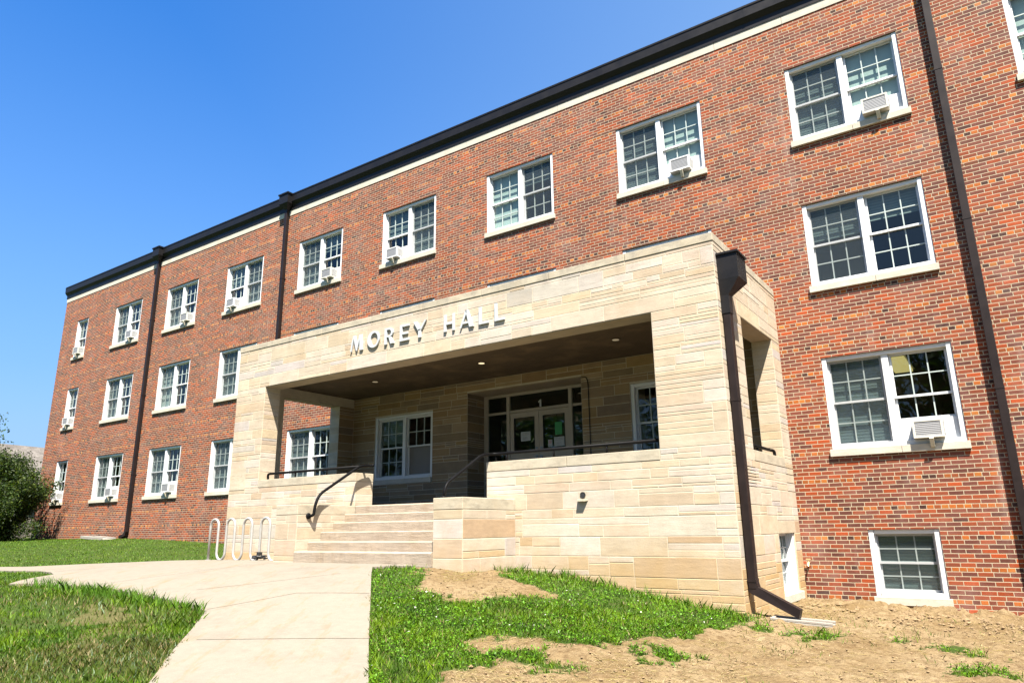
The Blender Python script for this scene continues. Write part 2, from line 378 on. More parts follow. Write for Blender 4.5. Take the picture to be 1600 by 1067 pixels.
# ------------------------------------------------------------------ terrain height
CP = np.array([(-29.5,0,.63),(-25.5,0,.62),(-22.7,0,.63),(-19,0,.53),(-18.3,0,.5),(-14,0,.42),(-12.89,-3.09,.22),(-11.2,-3.09,.235),
(-12,-4,.25),(-9.6,-4.4,.27),(-7.5,-4.7,.27),(-6.1,-4.6,.26),(-5.57,-4.36,.21),(-5.6,-3.09,.155),(-5.1,-3.09,.12),(-4.6,-3.09,.09),(-3.63,-3.09,-.07),
(-2.77,-3.09,-.22),(-2.25,-3.09,-.29),(-2.3,0,-.34),(-1.45,0,-.35),(-.24,0,-.42),(.48,0,-.45),(3,0,-.5),(8,0,-.6),
(-3.2,-8,-.33),(-4.9,-8.9,-.3),(0.6,-12,-.5),(3,-5,-.55),(-7,-6.6,.08),(-9,-8,.03),(-13,-6,.2),(-13,-12,-.05),(-25,-7,.38),(-30,-12,.3),(-40,0,.6),
(-2,-5.5,-.36),(0,-3,-.43),(-8,-14,-.3),(-18,-3,.38),(12,-12,-.7),(-40,-20,.2)])
def _phi(r2): return 0.5*r2*np.log(r2+1e-9)
def _tps():
    n = len(CP); X = CP[:, :2]
    K = _phi(((X[:, None]-X[None])**2).sum(-1)) + np.eye(n)*.15
    P = np.c_[np.ones(n), X]; A = np.block([[K, P], [P.T, np.zeros((3, 3))]])
    return np.linalg.solve(A, np.r_[CP[:, 2], 0, 0, 0])
TW = _tps()
def H(x, y):
    x = np.asarray(x, float); y = np.asarray(y, float); sh = x.shape; q = np.c_[x.ravel(), y.ravel()]
    z = np.full(len(q), TW[-3]) + q @ TW[-2:]
    for i, (cx, cy, _) in enumerate(CP): z += TW[i]*_phi((q[:, 0]-cx)**2+(q[:, 1]-cy)**2)
    d = np.hypot(q[:, 0]+10, q[:, 1]+4); t = np.clip((d-22)/25, 0, 1); t = t*t*(3-2*t)
    z = z*(1-t)+t*(-.1)
    return np.clip(z, -1.2, 1.0).reshape(sh)
def H1(x, y): return float(H(np.array([x]), np.array([y]))[0])

def inpoly(x, y, poly):
    x = np.asarray(x); y = np.asarray(y); r = np.zeros(x.shape, bool); n = len(poly); j = n-1
    for i in range(n):
        xi, yi = poly[i]; xj, yj = poly[j]
        c = ((yi > y) != (yj > y)) & (x < (xj-xi)*(y-yi)/((yj-yi) if yj != yi else 1e-9)+xi)
        r ^= c; j = i
    return r
def vnoise(x, y, s, seed=0, octv=3):
    # cheap value noise, vectorised, 0..1
    x = np.asarray(x, float)*s+seed*17.3; y = np.asarray(y, float)*s+seed*9.1; tot = 0; amp = 1; norm = 0
    def h(i, j):
        v = np.sin(i*127.1+j*311.7+seed*74.7)*43758.5453; return v-np.floor(v)
    for o in range(octv):
        xi = np.floor(x); yi = np.floor(y); fx = x-xi; fy = y-yi; fx = fx*fx*(3-2*fx); fy = fy*fy*(3-2*fy)
        v = (h(xi, yi)*(1-fx)+h(xi+1, yi)*fx)*(1-fy)+(h(xi, yi+1)*(1-fx)+h(xi+1, yi+1)*fx)*fy
        tot = tot+v*amp; norm += amp; amp *= .5; x = x*2.03+5; y = y*2.03+3
    return tot/norm

PATH = [(-6.13,-4.42),(-6.44,-4.52),(-6.85,-4.80),(-6.33,-5.33),(-5.18,-6.46),(-4.38,-7.25),(-3.51,-8.09),(-0.9,-10.65),(-2.4,-11.2),(-4.89,-8.97),(-5.52,-8.44),(-6.04,-7.95),
        (-6.55,-7.50),(-6.9,-7.40),(-7.5,-7.36),(-8.21,-7.33),(-8.95,-7.29),(-9.64,-7.38),(-10.41,-7.52),(-10.95,-7.66),(-11.2,-7.45),(-11.41,-7.2),(-11.66,-6.80),(-12.2,-6.62),(-12.74,-6.57),(-13.76,-6.74),(-18,-7.6),(-24,-8.9),
        (-24,-7.9),(-18,-6.85),(-15,-6.45),(-14.3,-6.1),(-13.9,-5.3),(-13.55,-4.68),(-13.35,-3.8),(-12.9,-3.3),(-12.5,-2.95),(-6.13,-2.95)]
RZONE = [(-6.13,-4.40),(-6.83,-4.80),(-3.51,-8.09),(-.9,-10.65),(5,-16),(14,-16),(14,3),(-2.25,3),(-2.25,-3.09),(-5.6,-3.09),(-5.6,-4.36)]
G1 = [(-6.83,-4.85),(-6.62,-4.45),(-6.03,-4.58),(-5.66,-5.19),(-5.15,-5.61),(-4.72,-5.72),(-4.35,-5.51),(-4.38,-4.97),(-3.93,-4.71),(-4.34,-4.33),(-4.84,-4.31),(-5.52,-3.74),(-5.6,-3.0),(-4.55,-3.0),(-3.54,-3.0),(-2.1,-3.0),(-2.13,-3.86),(-2.23,-4.59),(-2.53,-5.36),(-2.69,-5.98),(-3.09,-6.22),(-3.42,-6.36),(-3.76,-6.7),(-3.38,-6.99),(-3.09,-6.43),(-2.81,-6.78),(-3.01,-7.22),(-3.23,-7.52),(-2.9,-8.0),(-.6,-10.2),(-.9,-10.6),(-3.51,-8.09)]
TUFTS = [[(-2.39,-6.19),(-2.42,-5.74),(-2.28,-5.4),(-1.94,-5.67),(-1.94,-6.04),(-2.19,-6.25)],[(-1.68,-3.62),(-1.34,-3.24),(-1.07,-3.61),(-1.35,-4.1)],[(-.34,-3.31),(.05,-3.3),(.17,-3.84),(-.19,-3.78)],
         [(-.15,-4.4),(.27,-4.24),(.36,-4.64),(-.03,-4.88)],[(-2.07,-3.59),(-1.96,-3.24),(-1.68,-3.88),(-1.84,-4.17)],[(-.67,-3.49),(-.47,-3.19),(-.45,-3.67)],[(-3.0,-6.9),(-2.5,-6.6),(-2.3,-6.9),(-2.9,-7.3)]]
def turf_mask(x, y):
    jx = x+(vnoise(x, y, 2.5, 3)-.5)*.5+(vnoise(x, y, 11, 13)-.5)*.28; jy = y+(vnoise(x, y, 2.5, 5)-.5)*.5+(vnoise(x, y, 11, 15)-.5)*.28
    rz = inpoly(x, y, RZONE); g = inpoly(jx, jy, G1)
    g |= inpoly(x, y, [(-6.7,-4.95),(-6.3,-4.95),(-3.2,-8.0),(-.6,-10.4),(-.9,-10.65),(-3.51,-8.09)])
    for tf in TUFTS: g |= inpoly(jx, jy, tf) & (vnoise(x, y, 9, 8) > .42)
    m = np.where(rz, g, True)
    br = (vnoise(x, y, 2.4, 11) > .72) & ~rz & (np.hypot(x+7.0, y+8.4) < 1.3)
    for cx, cy, r in ((-6.7,-8.35,.26),(-7.35,-8.15,.30),(-6.55,-8.75,.16)): br |= np.hypot(x-cx, (y-cy)) < r*(.5+vnoise(x, y, 5, 2))
    return np.where(br, 0.62, m.astype(float))

# ------------------------------------------------------------------ ground sheet
def ground():
    xs = np.r_[np.linspace(-300, -45, 18), np.arange(-43, -12, .6), np.arange(-12, -7.2, .12), np.arange(-7.2, 2.4, .034), np.arange(2.4, 9, .3), np.linspace(9.5, 300, 22)]
    ys = np.r_[np.linspace(-300, -30, 16), np.arange(-28, -10, .6), np.arange(-10, .25, .034), np.arange(.25, 6, .5), np.linspace(7, 400, 18)]
    X, Y = np.meshgrid(xs, ys); Z = H(X, Y)
    T = turf_mask(X, Y); near = (X > -7.4) & (X < 2.6) & (Y > -10.2) & (Y < .3)
    d = (1-np.minimum(T*1.2, 1))*near
    rough = (vnoise(X, Y, 3, 21)-.5)*.08 + np.maximum(vnoise(X, Y, 9, 22)-.50, 0)*.15*(.3+vnoise(X, Y, 1.3, 23)) + (vnoise(X, Y, 26, 24)-.5)*.034
    wallz = np.clip((Y+1.6)/1.2, 0, 1)*(X > -2.2)
    Z = Z + d*rough*(.62+.9*wallz)
    Z = Z - .012*inpoly(X, Y, PATH)
    n, m = X.shape; v = np.c_[X.ravel(), Y.ravel(), Z.ravel()]
    idx = np.arange(n*m).reshape(n, m); q = np.stack([idx[:-1, :-1], idx[:-1, 1:], idx[1:, 1:], idx[1:, :-1]], -1).reshape(-1, 4)
    me = bpy.data.meshes.new('ground'); me.vertices.add(len(v)); me.vertices.foreach_set('co', v.ravel().astype(np.float32))
    me.loops.add(q.size); me.loops.foreach_set('vertex_index', q.ravel().astype(np.int32))
    me.polygons.add(len(q)); me.polygons.foreach_set('loop_start', (np.arange(len(q))*4).astype(np.int32))
    me.polygons.foreach_set('use_smooth', np.ones(len(q), bool)); me.update(calc_edges=True)
    at = me.color_attributes.new('tone', 'FLOAT_COLOR', 'POINT'); t = T.ravel(); at.data.foreach_set('color', np.c_[t, t, t, np.ones_like(t)].ravel().astype(np.float32))
    me.materials.append(MAT['ground']); o = bpy.data.objects.new('ground', me); COL.objects.link(o); tag(o, 'sloping lawn and bare tan soil around the building', 'ground', kind='structure')
ground()

# ------------------------------------------------------------------ concrete path
JOINTS = [((-5.64,-8.14),(-4.36,-7.27)),((-6.62,-7.42),(-6.36,-6.48)),((-6.36,-6.48),(-5.58,-6.10)),((-7.74,-6.86),(-6.8,-5.43)),((-4.2,-9.5),(-2.9,-8.6)),((-9.5,-7.3),(-9.3,-4.5)),((-12.2,-6.55),(-12.0,-3.3))]
MAT['path'] = m_concrete(JOINTS)
def path():
    pts = []; n = len(PATH)
    for i in range(n):
        a = Vector(PATH[i]); b = Vector(PATH[(i+1) % n]); k = max(1, int((b-a).length/.12))
        for j in range(k):
            p = a.lerp(b, j/k); w_ = (noise.noise(Vector((p.x*6, p.y*6, 0))))*.012; pts.append(Vector((p.x+w_, p.y-w_)))
    nb = len(pts); edges = [(i, (i+1) % nb) for i in range(nb)]
    poly = [tuple(p) for p in pts]
    gx, gy = np.meshgrid(np.arange(-24, -.8, .22), np.arange(-11.2, -2.9, .22)); ok = inpoly(gx, gy, poly)
    allp = pts+[Vector((a, b)) for a, b in zip(gx[ok], gy[ok])]
    r = delaunay_2d_cdt(allp, edges, [], 1, 1e-5)
    v2 = r[0]; fs = r[2]; zz = H(np.array([p.x for p in v2]), np.array([p.y for p in v2]))+.022
    mb = MB(); mb.v = [(p.x, p.y, float(z)) for p, z in zip(v2, zz)]; mb.f = [tuple(f) for f in fs]; mb.m = [0]*len(fs); mb.c = [(1, 1, 1)]*len(fs)
    for i in range(nb):
        a = pts[i]; b = pts[(i+1) % nb]; za = H1(a.x, a.y); zb = H1(b.x, b.y)
        mb.face([(a.x, a.y, za+.022), (b.x, b.y, zb+.022), (b.x, b.y, zb-.1), (a.x, a.y, za-.1)])
    o = mb.build('concrete_path', MAT['path']); tag(o, 'pale concrete walkway and landing leading to the entrance steps', 'path', kind='structure')
path()

# ------------------------------------------------------------------ ashlar stone
def make_bands(z0, z1, forced, seed):
    r = random.Random(seed); out = []; zs = [z0]+[f for f in sorted(forced) if z0 < f < z1]+[z1]
    for a, b in zip(zs, zs[1:]):
        z = a
        while b-z > .30:
            h = r.choice([.13, .17, .19, .21, .24, .26]); out.append((z, z+h)); z += h
        if b-z > .21: mid = z+(b-z)*r.uniform(.4, .6); out += [(z, mid), (mid, b)]
        else: out.append((z, b))
    return out
BANDS = make_bands(-.75, 4.58, [1.04, 1.64, 1.79, 3.72], 5)
TONES = [((.430,.365,.270), 8), ((.445,.385,.295), 8), ((.420,.350,.250), 5), ((.405,.370,.318), 2), ((.425,.345,.240), 3), ((.395,.320,.225), 2), ((.455,.402,.328), 4), ((.375,.345,.300), 1)]
TL = [c for c, k in TONES for _ in range(k)]
def veneer(mb, axis, coord, sign, u0, u1, z0, z1, holes=(), seed=1, m=1, buff_shaded=False):
    r = random.Random(seed*977+3); g = .0052; D = .0028
    def P(u, z, d): return (u, coord+sign*d, z) if axis == 'y' else (coord+sign*d, u, z)
    def block(a, b, c, d):
        if b-a < .02 or d-c < .012: return
        t = r.choice(BUFF_SHADED if buff_shaded else TL); k = r.uniform(.93, 1.06); lowz = (c+d)/2
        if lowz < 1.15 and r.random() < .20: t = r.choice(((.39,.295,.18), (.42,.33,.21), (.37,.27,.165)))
        t = (t[0]*k, t[1]*k*.98*r.uniform(.985, 1.015), t[2]*k*(1.0 if buff_shaded else 1.0)*r.uniform(.95, 1.05))
        dd = D+r.uniform(-.0015, .0015); a += g; b -= g; c += g; d -= g; e = .003
        q = [P(a+e, c+e, dd), P(b-e, c+e, dd), P(b-e, d-e, dd), P(a+e, d-e, dd)]; q0 = [P(a, c, 0), P(b, c, 0), P(b, d, 0), P(a, d, 0)]
        mb.face(q, m, t)
        for i in range(4): mb.face([q0[i], q0[(i+1) % 4], q[(i+1) % 4], q[i]], m, t)
    for za, zb in BANDS:
        a = max(za, z0); b = min(zb, z1)
        if b-a < .015: continue
        iv = [(u0, u1)]
        for ha, hb, hz0, hz1 in holes:
            if hz0 < (a+b)/2 < hz1 or (hz0 < b-.004 and hz1 > a+.004 and (min(b, hz1)-max(a, hz0)) > .5*(b-a)):
                nw = []
                for p, q in iv:
                    if hb <= p or ha >= q: nw.append((p, q)); continue
                    if ha > p: nw.append((p, ha))
                    if hb < q: nw.append((hb, q))
                iv = nw
        for p, q in iv:
            u = p
            while q-u > .001:
                wd = r.uniform(.32, 1.15) if (b-a) > .16 else r.uniform(.25, .85)
                if q-(u+wd) < .18: wd = q-u
                hh = b-a; k = r.random()
                if hh < .12 or k < .50 or wd < .2: block(u, u+wd, a, b)
                elif k < .93:
                    s_ = a+hh*r.choice([.28, .35, .5, .62, .7])
                    for c, d in ((a, s_), (s_, b)):
                        if wd > .5 and r.random() < .5:
                            mu = u+wd*r.uniform(.3, .7); block(u, mu, c, d); block(mu, u+wd, c, d)
                        else: block(u, u+wd, c, d)
                else:
                    s1 = a+hh*.33; s2 = a+hh*.66
                    block(u, u+wd, a, s1); block(u, u+wd, s1, s2); block(u, u+wd, s2, b)
                u += wd
# stone inside the porch: browner tones, darkened to paint in part of its shade
BUFF_SHADED = [(.265,.185,.100), (.290,.210,.120), (.245,.165,.085), (.225,.165,.105), (.300,.225,.140), (.200,.150,.100), (.275,.190,.095)]
STM = [MAT['mortar'], MAT['stone'], MAT['cap'], MAT['lintel']]

# ------------------------------------------------------------------ entrance porch
PL, PR, PF = -12.888, -2.252, -3.09
porch = thing('entrance_porch', 'pale limestone entrance porch with a flat roof, open front and raised parapets', 'porch', (0, 0, 0))
def stone_part(name, boxes, ven, parent=porch, extra=None):
    mb = MB()
    for b in boxes: mb.box(*b)
    for v in ven: veneer(mb, *v)
    if extra: extra(mb)
    return mb.build(name, STM, parent, col=True)
# front lower walls and parapets
OL, OR_ = -11.924, -3.217
XSL, XSR = -9.095, -6.14
stone_part('front_wall', [(PL, XSL, PF, -2.66, -.1, 1.64), (PL, OL, PF, -2.66, 1.64, 1.79)],
           [('y', PF, -1, PL, XSL, -.1, 1.64, (), 11), ('y', PF, -1, PL, OL, 1.64, 1.79, (), 12), ('x', XSL, 1, PF, -2.66, 1.2, 1.64, (), 13), ('x', PL, -1, PF, -2.66, -.1, 1.79, (), 14)])
stone_part('front_wall', [(XSR, PR, PF, -2.66, -.75, 1.64), (OR_, PR, PF, -2.66, 1.64, 1.79)],
           [('y', PF, -1, XSR, PR, -.75, 1.64, [(-4.50, -4.36, 1.165, 1.27)], 21), ('y', PF, -1, OR_, PR, 1.64, 1.79, (), 22), ('x', PR, 1, PF, -2.66, -.75, 1.79, (), 23), ('x', XSR, -1, PF, -2.66, 1.2, 1.64, (), 24)])
def coping(x0, x1, y0, y1, z0, z1, n=3, axis='x', name='coping_stone'):
    L = (x1-x0) if axis == 'x' else (y1-y0)
    for i in range(n):
        a = i/n; b = (i+1)/n; mb = MB(); g = .003
        if axis == 'x': mb.box(x0+L*a+g*(i > 0), x0+L*b-g*(i < n-1), y0, y1, z0, z1)
        else: mb.box(x0, x1, y0+L*a+g*(i > 0), y0+L*b-g*(i < n-1), z0, z1)
        mb.build(name, MAT['cap'], porch, bevel=.006)
coping(OL+.002, XSL+.006, PF-.008, -2.655, 1.642, 1.79, 2)
coping(XSR-.006, OR_-.002, PF-.008, -2.655, 1.642, 1.79, 2)
# pillars
for x0, x1, out, sgn, sd in ((PL, OL, PL, -1, 31), (OR_, PR, PR, 1, 41)):
    inner = OL if sgn < 0 else OR_
    s0, s1 = (PL, PL+.328) if sgn < 0 else (PR-.328, PR)
    inn = PL+.328 if sgn < 0 else PR-.328
    stone_part('pillar', [(x0, x1, PF, -2.71, 1.79, 3.72), (s0, s1, -2.71, -2.10, 1.205, 3.72)],
               [('y', PF, -1, x0, x1, 1.79, 3.72, (), sd), ('x', inner, -sgn, PF, -2.71, 1.79, 3.72, (), sd+1), ('x', out, sgn, PF, -2.10, 1.79, 3.72, (), sd+2),
                ('y', -2.10, 1, s0, s1, 1.79, 3.72, (), sd+3)])
    # rear pier
    stone_part('rear_pier', [(s0, s1, -.47, -.003, 1.205, 3.72)],
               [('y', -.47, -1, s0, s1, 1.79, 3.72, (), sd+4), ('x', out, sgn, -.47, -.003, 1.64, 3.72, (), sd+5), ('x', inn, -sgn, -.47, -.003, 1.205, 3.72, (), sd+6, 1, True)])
    # side wall under the side opening
    if sgn < 0:
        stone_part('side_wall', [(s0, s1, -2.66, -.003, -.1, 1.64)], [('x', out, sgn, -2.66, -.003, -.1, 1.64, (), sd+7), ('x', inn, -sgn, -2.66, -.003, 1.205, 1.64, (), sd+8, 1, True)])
    else:
        hy0, hy1, hz0, hz1 = -1.27, -.36, -.28, .71
        stone_part('side_wall', [(s0, s1, -2.66, hy0, -.75, 1.64), (s0, s1, hy1, -.003, -.75, 1.64), (s0, s1, hy0, hy1, hz1, 1.64), (s0, s1, hy0, hy1, -.75, hz0)],
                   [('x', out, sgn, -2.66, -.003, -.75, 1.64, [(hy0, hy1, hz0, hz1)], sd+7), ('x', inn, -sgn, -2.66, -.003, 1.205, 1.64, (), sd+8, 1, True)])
    coping(s0-.006, s1+.006, -2.098, -.475, 1.642, 1.79, 2, 'y')
    # side beam
    stone_part('side_beam', [(s0, s1, -2.71, -.003, 3.72, 4.58)], [('x', out, sgn, -2.71, -.003, 3.72, 4.58, (), sd+9)],
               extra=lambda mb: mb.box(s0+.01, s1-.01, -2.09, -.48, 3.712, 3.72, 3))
stone_part('front_beam', [(PL, PR, PF, -2.712, 3.722, 4.58)],
           [('y', PF, -1, PL, PR, 3.72, 4.58, (), 51), ('x', PL, -1, PF, -2.71, 3.72, 4.58, (), 52), ('x', PR, 1, PF, -2.71, 3.72, 4.58, (), 53)],
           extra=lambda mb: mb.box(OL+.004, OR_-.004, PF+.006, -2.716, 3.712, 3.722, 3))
coping(PL-.010, PR+.010, PF-.012, -2.66, 4.582, 4.70, 8)
coping(PL-.010, PL+.335, -2.658, -.003, 4.582, 4.70, 3, 'y'); coping(PR-.335, PR+.010, -2.658, -.003, 4.582, 4.70, 3, 'y')
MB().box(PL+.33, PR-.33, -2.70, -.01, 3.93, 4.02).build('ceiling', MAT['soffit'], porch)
MB().box(PL+.34, PR-.34, -2.65, -.01, 4.40, 4.50).build('roof_deck', MAT['bronze'], porch)
MB().box(PL+.33, PR-.33, -2.65, .02, .9, 1.200).build('floor', MAT['slab'], porch)
# back wall (stone clad) with openings
WF, WH = (-10.889-.915, -10.889+.915), (-4.132-.915, -4.132+.915)
DX0, DX1, DZ = -8.97, -6.10, 3.69
bw = [(PL+.33, WF[0], 0, .3, 1.2, 3.93), (WF[0], WF[1], 0, .3, 1.2, 1.801), (WF[0], WF[1], 0, .3, 3.40, 3.93), (WF[1], DX0, 0, .68, 1.2, 3.93), (DX0, DX1, 0, .68, DZ, 3.93),
      (DX1, WH[0], 0, .68, 1.2, 3.93), (WH[0], WH[1], 0, .3, 1.2, 1.801), (WH[0], WH[1], 0, .3, 3.40, 3.93), (WH[1], PR-.33, 0, .3, 1.2, 3.93)]
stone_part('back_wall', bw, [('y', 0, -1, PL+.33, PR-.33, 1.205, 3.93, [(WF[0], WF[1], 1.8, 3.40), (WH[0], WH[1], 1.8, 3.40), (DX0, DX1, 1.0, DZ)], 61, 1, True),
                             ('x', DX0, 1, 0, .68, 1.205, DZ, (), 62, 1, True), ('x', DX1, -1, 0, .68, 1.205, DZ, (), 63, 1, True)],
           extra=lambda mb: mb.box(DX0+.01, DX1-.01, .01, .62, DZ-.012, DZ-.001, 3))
# recessed lights in the ceiling
for i, x in enumerate((-10.465, -7.549, -4.631)):
    mb = MB(); mb.tube([(x, -1.36, 3.929), (x, -1.36, 3.915)], .085, 20)
    o = mb.build('recessed_light', MAT['soffit'], porch)
    mb = MB(); mb.tube([(x, -1.36, 3.914), (x, -1.36, 3.910)], .06, 20)
    e = NT('lamp_lens'); e.b.inputs['Emission Color'].default_value = (1, .80, .48, 1); e.b.inputs['Emission Strength'].default_value = (.06, .32, .05)[i]; e.fin((.4, .36, .3))
    mb.build('lens', e.mat, o)
# drain opening with ledge
mb = MB(); mb.tube([(-4.43, PF-.012, 1.222), (-4.43, PF+.25, 1.225)], [.045, .045], 16, caps=False)
mb.build('drain_hole', MAT['rubber'], porch)
mb = MB(); mb.box(-4.50, -4.36, PF-.004, PF+.0, 1.165, 1.27); ms = mb.build('drain_surround', MAT['cap'], porch)
mb = MB(); mb.prism([(-4.52, PF-.001, 1.165), (-4.35, PF-.001, 1.165), (-4.38, PF-.07, 1.155), (-4.49, PF-.07, 1.155)], (0, 0, -.022)); mb.build('drain_ledge', MAT['cap'], porch)
mb = MB(); mb.tube([(-4.43, PF-.008, 1.222), (-4.43, PF-.006, 1.222)], .040, 16); mb.build('drain_mouth', MAT['rubber'], porch)
# engraved house number on the left pillar, a shallow cut
def digit(mb, ch, x, z, h, y, t):
    wd = h*.62
    seg = {'5': [((0,1),(1,1)),((0,1),(0,.55)),((0,.55),(.75,.58)),((.75,.58),(1,.3)),((1,.3),(.7,0)),((.7,0),(0,.08))],
           '0': [((.3,0),(0,.3)),((0,.3),(0,.7)),((0,.7),(.3,1)),((.3,1),(.7,1)),((.7,1),(1,.7)),((1,.7),(1,.3)),((1,.3),(.7,0)),((.7,0),(.3,0))]}[ch]
    for (a, b), (c, d) in seg: mb.tube([(x+a*wd, y, z+b*h), (x+c*wd, y, z+d*h)], t, 5)
mb = MB()
mb.box(-12.875, -12.36, PF-.0075, PF, 1.62, 2.06, 0, (.43, .37, .28))
for i, ch in enumerate('550'): digit(mb, ch, -12.80+i*.155, 1.79, .13, PF-.0068, .0028)
mb.c = [(.36, .30, .22) if i_ >= 6 else c_ for i_, c_ in enumerate(mb.c)]
mb.build('number_stone', [MAT['stone']], porch, col=True)

# steps
steps = thing('entrance_steps', 'flight of worn limestone steps between two low stone cheek walls', 'steps', (0, 0, 0))
ST = [(1.205, PF), (1.057, -3.34), (.916, -3.60), (.763, -3.86), (.612, -4.12), (.466, -4.395)]
CLX0, CLX1, CRX0, CRX1, CY = -9.60, -9.06, -6.133, -5.606, -4.363
for i, (z, y) in enumerate(ST):
    zb = ST[i+1][0]-.02 if i < 5 else .0
    yb = -2.64 if i == 0 else ST[i-1][1]+.05
    x0 = (XSL+.012 if i == 0 else CLX1+.004); x1 = (XSR-.012 if i == 0 else CRX0-.004)
    # worn nosing: subdivided front edge
    mb = MB(); n = 60; prof = []
    top = []; nose = []; low = []; bot = []
    for k in range(n+1):
        x = x0+(x1-x0)*k/n; a = noise.noise(Vector((x*3.1, i*7.3, 0)))*.006+noise.noise(Vector((x*17, i*3.3, 1)))*.004
        top.append((x, y+.016+a*.6, z)); nose.append((x, y+a, z-.014-abs(a))); low.append((x, y+.004+a*.5, zb)); bot.append((x, yb, z))
    for k in range(n):
        mb.face([bot[k], bot[k+1], top[k+1], top[k]][::-1]); mb.face([top[k], top[k+1], nose[k+1], nose[k]][::-1]); mb.face([nose[k], nose[k+1], low[k+1], low[k]][::-1])
    mb.face([bot[0], top[0], nose[0], low[0], (x0, yb, zb)]); mb.face([bot[-1], top[-1], nose[-1], low[-1], (x1, yb, zb)][::-1])
    mb.build('step', MAT['step'], steps, smooth=False)
for x0, x1, sd in ((CLX0, CLX1, 71), (CRX0, CRX1, 81)):
    mb = MB(); mb.box(x0, x1, CY, PF-.006, -.1, 1.04)
    veneer(mb, 'y', CY, -1, x0, x1, -.1, 1.04, (), sd); veneer(mb, 'x', x1, 1, CY, PF-.01, -.1, 1.04, (), sd+1); veneer(mb, 'x', x0, -1, CY, PF-.01, -.1, 1.04, (), sd+2)
    cw = mb.build('cheek_wall', STM, steps, col=True)
    mb = MB(); mb.box(x0-.004, x1+.004, CY-.006, PF-.012, 1.042, 1.205); mb.build('coping_stone', MAT['cap'], cw, bevel=.008)
# wall lettering
sign = thing('wall_lettering', 'pale metal letters MOREY HALL standing off the porch front', 'lettering', (-9.354, PF, 4.07))
LH = .305
def poly_letter(ch, W_):
    h = LH; T = .054; t = .026
    if ch == 'L': return [[(0,0),(W_,0),(W_,.042),(T,.042),(T,h),(0,h)]]
    if ch == 'E': return [[(0,0),(W_,0),(W_,.042),(T,.042),(T,.120),(W_*.86,.120),(W_*.86,.158),(T,.158),(T,h-.040),(W_,h-.040),(W_,h),(0,h)]]
    if ch == 'H': return [[(0,0),(T,0),(T,.120),(W_-.042,.120),(W_-.042,0),(W_,0),(W_,h),(W_-.042,h),(W_-.042,.160),(T,.160),(T,h),(0,h)]]
    if ch == 'Y': return [[(W_*.42,0),(W_*.42+T*.85,0),(W_*.42+T*.85,.13),(W_,h),(W_-.042,h),(W_*.54,.175),(T*1.15,h),(0,h),(W_*.42,.13)]]
    if ch == 'A': return [[(0,0),(t,0),(.072,.085),(W_-.105,.085),(W_-.078,0),(W_,0),(W_*.60,h),(W_*.42,h)],]
    if ch == 'M': return [[(0,0),(t,0),(.085,.20),(.145,0),(.185,0),(W_-.092,.17),(W_-.078,0),(W_,0),(W_-.03,h),(W_-.085,h),(.175,.115),(.085,h),(.058,h)]]
    return []
def strip(outer, inner, closed=True): return ('ring', outer, inner)
def ellipse(cx, cz, rx, rz, a0=0, a1=360, n=28): return [(cx+rx*math.cos(math.radians(a0+(a1-a0)*k/n)), cz+rz*math.sin(math.radians(a0+(a1-a0)*k/n))) for k in range(n+1)]
def ring(mb, O, I, y, d):
    for k in range(len(O)-1):
        a, b, c, e = O[k], O[k+1], I[k+1], I[k]
        for yy in (y, y+d): mb.face([(a[0], yy, a[1]), (b[0], yy, b[1]), (c[0], yy, c[1]), (e[0], yy, e[1])])
        mb.face([(a[0], y, a[1]), (b[0], y, b[1]), (b[0], y+d, b[1]), (a[0], y+d, a[1])]); mb.face([(e[0], y, e[1]), (c[0], y, c[1]), (c[0], y+d, c[1]), (e[0], y+d, e[1])])
